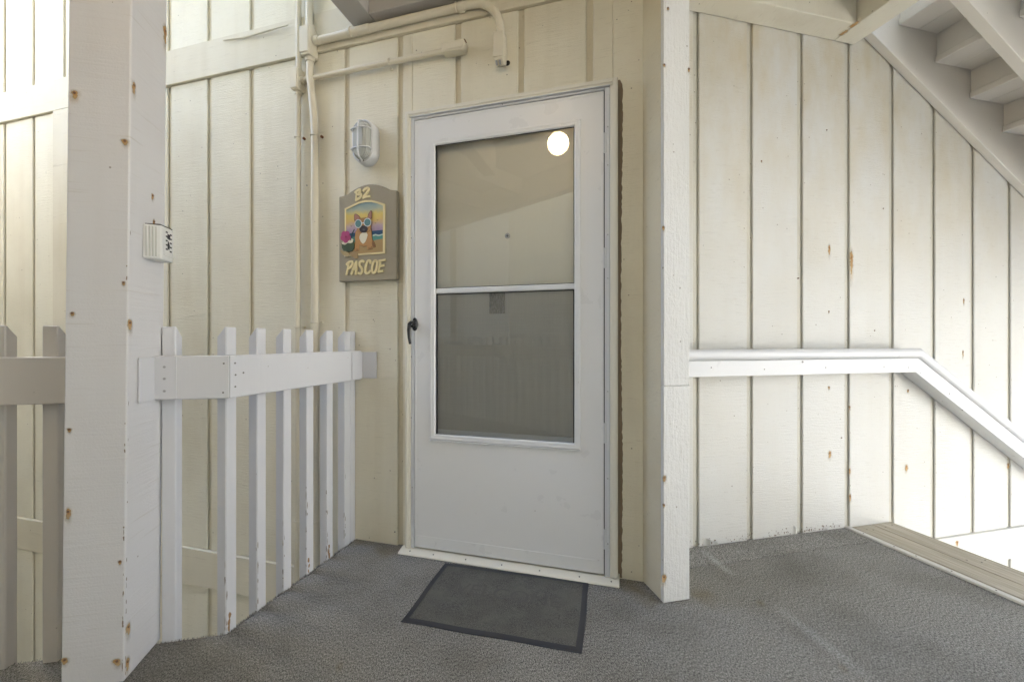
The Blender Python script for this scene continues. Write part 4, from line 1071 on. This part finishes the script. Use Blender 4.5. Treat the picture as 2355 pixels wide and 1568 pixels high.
LET = {
 'letter_B': [[(328, 190), (315, 320)], curve([(302, 208), (340, 178), (378, 168), (372, 205), (345, 238), (388, 232), (392, 262), (360, 292), (314, 318)])],
 'figure_2': [curve([(424, 188), (450, 160), (490, 148), (500, 172), (470, 225), (420, 278)]), [(420, 284), (460, 272), (518, 268)]],
 'letter_P': [[(212, 1225), (172, 1392)], curve([(175, 1250), (215, 1212), (262, 1212), (262, 1250), (232, 1288), (198, 1306)])],
 'letter_A': [curve([(246, 1390), (285, 1290), (325, 1208)]), [(325, 1208), (318, 1300), (312, 1392)], [(262, 1322), (330, 1308)]],
 'letter_S': [curve([(432, 1212), (410, 1200), (375, 1218), (368, 1262), (398, 1300), (408, 1345), (385, 1382), (350, 1375)])],
 'letter_C': [curve([(532, 1235), (520, 1198), (488, 1208), (462, 1270), (452, 1340), (468, 1378), (505, 1372), (530, 1345)])],
 'letter_O': [curve([(612, 1202), (580, 1212), (556, 1280), (552, 1340), (572, 1374), (604, 1350), (624, 1280), (628, 1220), (606, 1200)])],
 'letter_E': [[(672, 1205), (645, 1362)], [(655, 1204), (740, 1192)], [(662, 1282), (722, 1270)], [(645, 1362), (708, 1350)]],
}
for nm, sts in LET.items():
    for i, s in enumerate(sts):
        ribbon(s, 30 if nm in ('letter_B', 'figure_2') else 31, 0.0052 + 0.0004 * i, nm).build(nm, M['yellow'], pq)

# ------------------------------------------------------------------ electrical conduits
def cp(x, y, n): a, z = pix_b('D', x, y, n); return (a, n, z)
cA = thing('conduit', 'D', -1.62, N0, -3.0, 'thinner cream painted conduit run with a short arm over the plaque wall', 'conduit', 'conduits on the door wall')
nA = N0 - 0.024
ua_ = cp(685, 500, nA)[0]; zb_ = cp(685, 188, nA)[2]
MB().tube([(ua_ + 0.004, nA, 6.1), (ua_ + 0.004, nA, zb_ + 0.04)], 0.0135, 14).build('pipe', M['conduit'], cA, smooth=True)
MB().tube([(ua_ + 0.002, nA, zb_ - 0.04), (ua_, nA, 1.4), (ua_ - 0.002, nA, 0.0), (ua_ - 0.012, nA, -0.25), (ua_ - 0.02, nA, -2.95)], 0.0135, 14).build('pipe', M['conduit'], cA, smooth=True)
MB().box(ua_ - 0.018, ua_ + 0.024, nA - 0.030, N0 - 0.002, zb_ - 0.055, zb_ + 0.055).build('junction_body', M['conduit'], cA, bevel=0.004, seg=2)
MB().box(ua_ - 0.021, ua_ + 0.020, nA - 0.0335, nA - 0.0305, zb_ - 0.050, zb_ + 0.050).build('cover', M['conduit'], cA, bevel=0.001)
for dz in (-0.062, 0.060): MB().tube([(ua_ + 0.002, nA, zb_ + dz - 0.009), (ua_ + 0.002, nA, zb_ + dz + 0.009)], 0.0175, 14).build('coupling', M['conduit'], cA, smooth=True)
za = zb_
p_end = cp(1020, 108, nA)
MB().tube([(ua_ + 0.02, nA, za), (p_end[0], nA, za + 0.002)], 0.0130, 14).build('arm', M['conduit'], cA, smooth=True)
MB().tube([(ua_ + 0.022, nA, za), (ua_ + 0.042, nA, za)], 0.0175, 14).build('coupling', M['conduit'], cA, smooth=True)
ebx = p_end[0]
MB().prism([(ebx, za - 0.018), (ebx + 0.10, za - 0.022), (ebx + 0.112, za - 0.012), (ebx + 0.112, za + 0.022), (ebx, za + 0.024)], 'y', nA - 0.026, N0 - 0.002).build('end_body', M['conduit'], cA, bevel=0.003)
MB().box(ebx + 0.008, ebx + 0.104, nA - 0.0295, nA - 0.0265, za - 0.014, za + 0.019).build('cover', M['conduit'], cA, bevel=0.001)
MB().box(ebx + 0.100, ebx + 0.1135, nA - 0.020, nA + 0.005, za + 0.0225, za + 0.0245).build('rust_patch', M['rust'], cA)
def strap(root, c, axis, rad, rusty=True, side=1):
    b = MB(); P = []
    for i in range(13):
        t = math.pi * i / 12
        if axis == 'z': P.append((c[0] + math.cos(t) * (rad + 0.002), c[1] - math.sin(t) * (rad + 0.002), c[2]))
        else: P.append((c[0], c[1] - math.sin(t) * (rad + 0.002), c[2] + math.cos(t) * (rad + 0.002)))
    if axis == 'z': b.tube(P, 0.0042, 6)
    else: b.tube(P, 0.0042, 6)
    b.build('strap', M['conduit'], root, smooth=True)
    q = (c[0] + side * (rad + 0.008), N0 - 0.012, c[2]) if axis == 'z' else (c[0], N0 - 0.012, c[2] - (rad + 0.009))
    MB().tube([(q[0], N0 - 0.0005, q[2]), q], 0.0065, 8).build('strap_screw', M['rust'] if rusty else M['conduit'], root)
strap(cA, (ua_ + 0.001, nA, cp(685, 317, nA)[2]), 'z', 0.0135); strap(cA, (ua_, nA, cp(685, 752, nA)[2]), 'z', 0.0135, False); strap(cA, (ua_ - 0.002, nA, cp(685, 1197, nA)[2]), 'z', 0.0135, False)
strap(cA, (cp(895, 140, nA)[0], nA, za + 0.001), 'x', 0.013, False)

cB = thing('conduit', 'D', -1.53, N0, -3.0, 'thicker cream painted conduit run with a curved elbow ending above the door', 'conduit', 'conduits on the door wall')
nB = N0 - 0.032
uB = cp(713, 150, nB)[0]; uB2 = cp(722, 500, nB)[0]; zB = cp(708, 102, nB)[2]
MB().tube([(uB - 0.004, nB, 6.1), (uB - 0.004, nB, zB + 0.07)], 0.0185, 16).build('pipe', M['conduit'], cB, smooth=True)
z1_, z2_ = cp(714, 180, nB)[2], cp(722, 290, nB)[2]
MB().tube([(uB, nB, zB - 0.07), (uB, nB, z1_), (uB + 0.3 * (uB2 - uB), nB + 0.002, z1_ * 0.72 + z2_ * 0.28), (uB + 0.8 * (uB2 - uB), nB + 0.006, z1_ * 0.2 + z2_ * 0.8), (uB2, nB + 0.007, z2_ - 0.06), (uB2 + 0.002, nB + 0.007, 0.10), (uB2 + 0.015, nB + 0.007, -0.20), (uB2 + 0.02, nB + 0.007, -2.95)], 0.0180, 16).build('pipe', M['conduit'], cB, smooth=True)
MB().box(uB - 0.028, uB + 0.026, nB - 0.036, N0 - 0.002, zB - 0.078, zB + 0.070).build('junction_body', M['conduit'], cB, bevel=0.006, seg=2)
MB().box(uB - 0.032, uB + 0.021, nB - 0.0405, nB - 0.0365, zB - 0.066, zB + 0.066).build('cover', M['conduit'], cB, bevel=0.0015)
for dz in (-0.086, 0.078): MB().tube([(uB, nB, zB + dz - 0.011), (uB, nB, zB + dz + 0.011)], 0.0225, 16).build('coupling', M['conduit'], cB, smooth=True)
p1 = cp(1080, 36, nB); uE = cp(1150, 80, nB)[0]
zH = zB + 0.004
ze = p1[2]
rad_e = 0.135
pth = [(uB + 0.02, nB, zH), (uE - rad_e - 0.10, nB, zH + 0.004)]
for i in range(0, 9):
    t = math.pi / 2 * i / 8; pth.append((uE - rad_e + rad_e * math.sin(t), nB, zH + 0.004 - rad_e + rad_e * math.cos(t)))
pth.append((uE, nB, zH - rad_e - 0.03))
MB().tube(pth, 0.0185, 16).build('elbow_arm', M['conduit'], cB, smooth=True)
for x in (uB + 0.045, uE - rad_e - 0.05): MB().tube([(x - 0.013, nB, zH + 0.002), (x + 0.013, nB, zH + 0.002)], 0.0225, 16).build('coupling', M['conduit'], cB, smooth=True)
MB().tube([(cp(800, 90, nB)[0], nB, zH + 0.002), (cp(850, 80, nB)[0], nB, zH + 0.002)], 0.0212, 16).build('sleeve', M['conduit'], cB, smooth=True)
zl = zH - rad_e - 0.03
MB().prism([(nB - 0.026, zl + 0.004), (N0 - 0.002, zl + 0.004), (N0 - 0.002, zl - 0.118), (nB - 0.004, zl - 0.138), (nB - 0.026, zl - 0.120)], 'x', uE - 0.022, uE + 0.022).build('elbow_body', M['conduit'], cB, bevel=0.004, seg=2)
MB().box(uE - 0.024, uE + 0.020, nB - 0.0305, nB - 0.0265, zl - 0.112, zl - 0.002).build('cover', M['conduit'], cB, bevel=0.001)
for x in (uE - 0.012, uE + 0.004): MB().tube([(x, nB - 0.024, zl - 0.125), (x, nB - 0.012, zl - 0.140)], 0.004, 8).build('screw', M['steel'], cB)
MB().tube([(uE + 0.025, N0 - 0.0012, zl - 0.108), (uE + 0.025, N0 + 0.002, zl - 0.108)], 0.012, 12).build('cable_hole', M['gasket'], cB)
strap(cB, (uB2, nB + 0.007, cp(724, 311, nB)[2]), 'z', 0.018); strap(cB, (uB2, nB + 0.007, cp(724, 741, nB)[2]), 'z', 0.018, False); strap(cB, (uB2 + 0.002, nB + 0.007, cp(727, 1200, nB)[2]), 'z', 0.018, False)
strap(cB, (cp(808, 95, nB)[0], nB, zH + 0.002), 'x', 0.021); strap(cB, (cp(1050, 42, nB)[0], nB, zH + 0.002), 'x', 0.0185, False)

# ------------------------------------------------------------------ small box on the post
bz0 = pix_a('R', 330, 595, pr1)[1]; bz1 = pix_a('R', 330, 516, pr1)[1]
bm0 = pix_a('R', 324, 555, pr1)[0]; bm1 = bm0 + 0.085
kb = thing('wall_box', 'R', pr1, bm0, bz0, 'small white plastic box with ribbed side and black printed marks on the post', 'key box')
dxx = 0.046
xb = pr1 + (bz0 - 1.0) * PT + 0.001
MB().prism([(xb, bm0), (xb + dxx, bm0 + 0.010), (xb + dxx, bm1 - 0.010), (xb, bm1)], 'z', bz0, bz1).build('case', M['plastic'], kb, bevel=0.004, seg=2)
for i in range(4):
    t = 0.22 + 0.17 * i
    cx_, cy_ = xb + dxx * t, bm0 + 0.010 * t
    MB().box(cx_ - 0.0022, cx_ + 0.0022, cy_ - 0.0022, cy_ + 0.003, bz0 + 0.008, bz1 - 0.006).build('rib', M['plastic_grey'], kb, bevel=0.001)
fx = xb + dxx
MB().box(fx + 0.0002, fx + 0.0022, bm0 + 0.020, bm1 - 0.014, bz0 + 0.014, bz1 - 0.012).build('face_plate', M['plastic'], kb, bevel=0.0008)
for i in range(5):
    zz = bz0 + 0.030 + i * 0.0135
    for (y0, w_) in ((bm0 + 0.028, 0.010), (bm0 + 0.050, 0.010)):
        MB().box(fx + 0.0020, fx + 0.0028, y0, y0 + w_, zz + (0.004 if y0 < bm0 + 0.04 else 0), zz + 0.0045 + (0.004 if y0 < bm0 + 0.04 else 0)).build('printed_mark', M['ink'], kb)
MB().prism([(bm0 + 0.038, bz0 + 0.040), (bm0 + 0.046, bz0 + 0.036), (bm0 + 0.049, bz0 + 0.050), (bm0 + 0.042, bz0 + 0.064), (bm0 + 0.038, bz0 + 0.056)], 'x', fx + 0.0021, fx + 0.0029).build('printed_mark', M['ink'], kb)
MB().prism([(bm0 + 0.036, bz1 - 0.036), (bm0 + 0.050, bz1 - 0.038), (bm0 + 0.052, bz1 - 0.022), (bm0 + 0.037, bz1 - 0.021)], 'x', fx + 0.0021, fx + 0.0029).build('printed_mark', M['ink'], kb)
MB().box(xb + 0.004, xb + dxx - 0.002, bm0 + 0.006, bm1 - 0.012, bz1 - 0.0005, bz1 + 0.0022).build('top_seal', M['gasket'], kb)

# ------------------------------------------------------------------ globe lamp under the upper landing (lit; mirrored in the glass)
gp = W('D', -0.564, 0.023, 2.70)
gr_ = to_f('R', gp)
gl_ = thing('globe_lamp', 'R', gr_[0], gr_[1], 2.84, 'lit white glass globe lamp fixed under the upper landing', 'lamp')
MB().tube([(gr_[0], gr_[1], 2.8395), (gr_[0], gr_[1], 2.765)], [0.062, 0.050], 24).build('base', M['fixture'], gl_, smooth=True)
gm, nt, b_g = new_mat('lit_opal_globe')
b_g.inputs['Base Color'].default_value = (0.85, 0.85, 0.83, 1); b_g.inputs['Roughness'].default_value = 0.2
b_g.inputs['Emission Color'].default_value = (1, 0.74, 0.42, 1); b_g.inputs['Emission Strength'].default_value = 5.0
b = MB(); bmesh.ops.create_uvsphere(b.bm, u_segments=32, v_segments=20, radius=0.092, matrix=Matrix.Translation((gr_[0], gr_[1], 2.688)))
b.build('globe', gm, gl_, smooth=True)

# ------------------------------------------------------------------ building across the court (mirrored in the door glass, height and right end shaped to shade the landing)
ob = thing('opposite_building', 'R', -4.0, OM, -3.0, 'tan sided building across the court, mirrored in the door glass', 'building')
gO = [-9 + 0.305 * k for k in range(0, 54) if -9 + 0.305 * k < OR1 - 0.3] + [OR1 - 0.012]
for i in range(len(gO) - 1):
    piece('siding_board', gO[i] + 0.012, gO[i + 1] - 0.012, OM - 0.012, OM, -3.0, 2.45, M['siding_opp'], ob, 0.003)
    piece('siding_board', gO[i] + 0.012, gO[i + 1] - 0.012, OM - 0.012, OM, 2.652, 14.0, M['siding_opp'], ob, 0.003)
MB().box(-9, OR1, OM - 3.0, OM - 0.012, -3.0, 14.0).build('wall', M['siding_opp'], ob)
MB().box(-9, OR1 + 0.002, OM - 0.009, OM + 0.014, 2.45, 2.65).build('band_board', M['band_R'], ob)
MB().box(-9.3, OR1 + 0.3, OM - 3.3, OM + 0.4, 14.0, 14.15).build('roof', M['soffit'], ob)
wf = MB(); wf.box(-2.9, -1.9, OM + 0.002, OM + 0.035, 1.15, 2.25); wo = wf.build('window', M['band_R'], ob)
MB().box(-2.82, -1.98, OM + 0.034, OM + 0.040, 1.23, 2.17).build('pane', M['glass_low'], wo)

# unseen white block added beyond the stairs to bounce sunlight back
nb = thing('sunlit_bounce_block', 'R', NR + 3, -2.0, -3.0, 'added white block bouncing sunlight from beyond the stairs', 'building')
MB().box(NR, NR + 6.0, -14.0, 7.0, -3.0, NZ).build('wall', M['white_R'], nb)
MB().box(NR - 0.3, NR + 6.3, -14.3, 7.3, NZ, NZ + 0.2).build('roof', M['soffit'], nb)
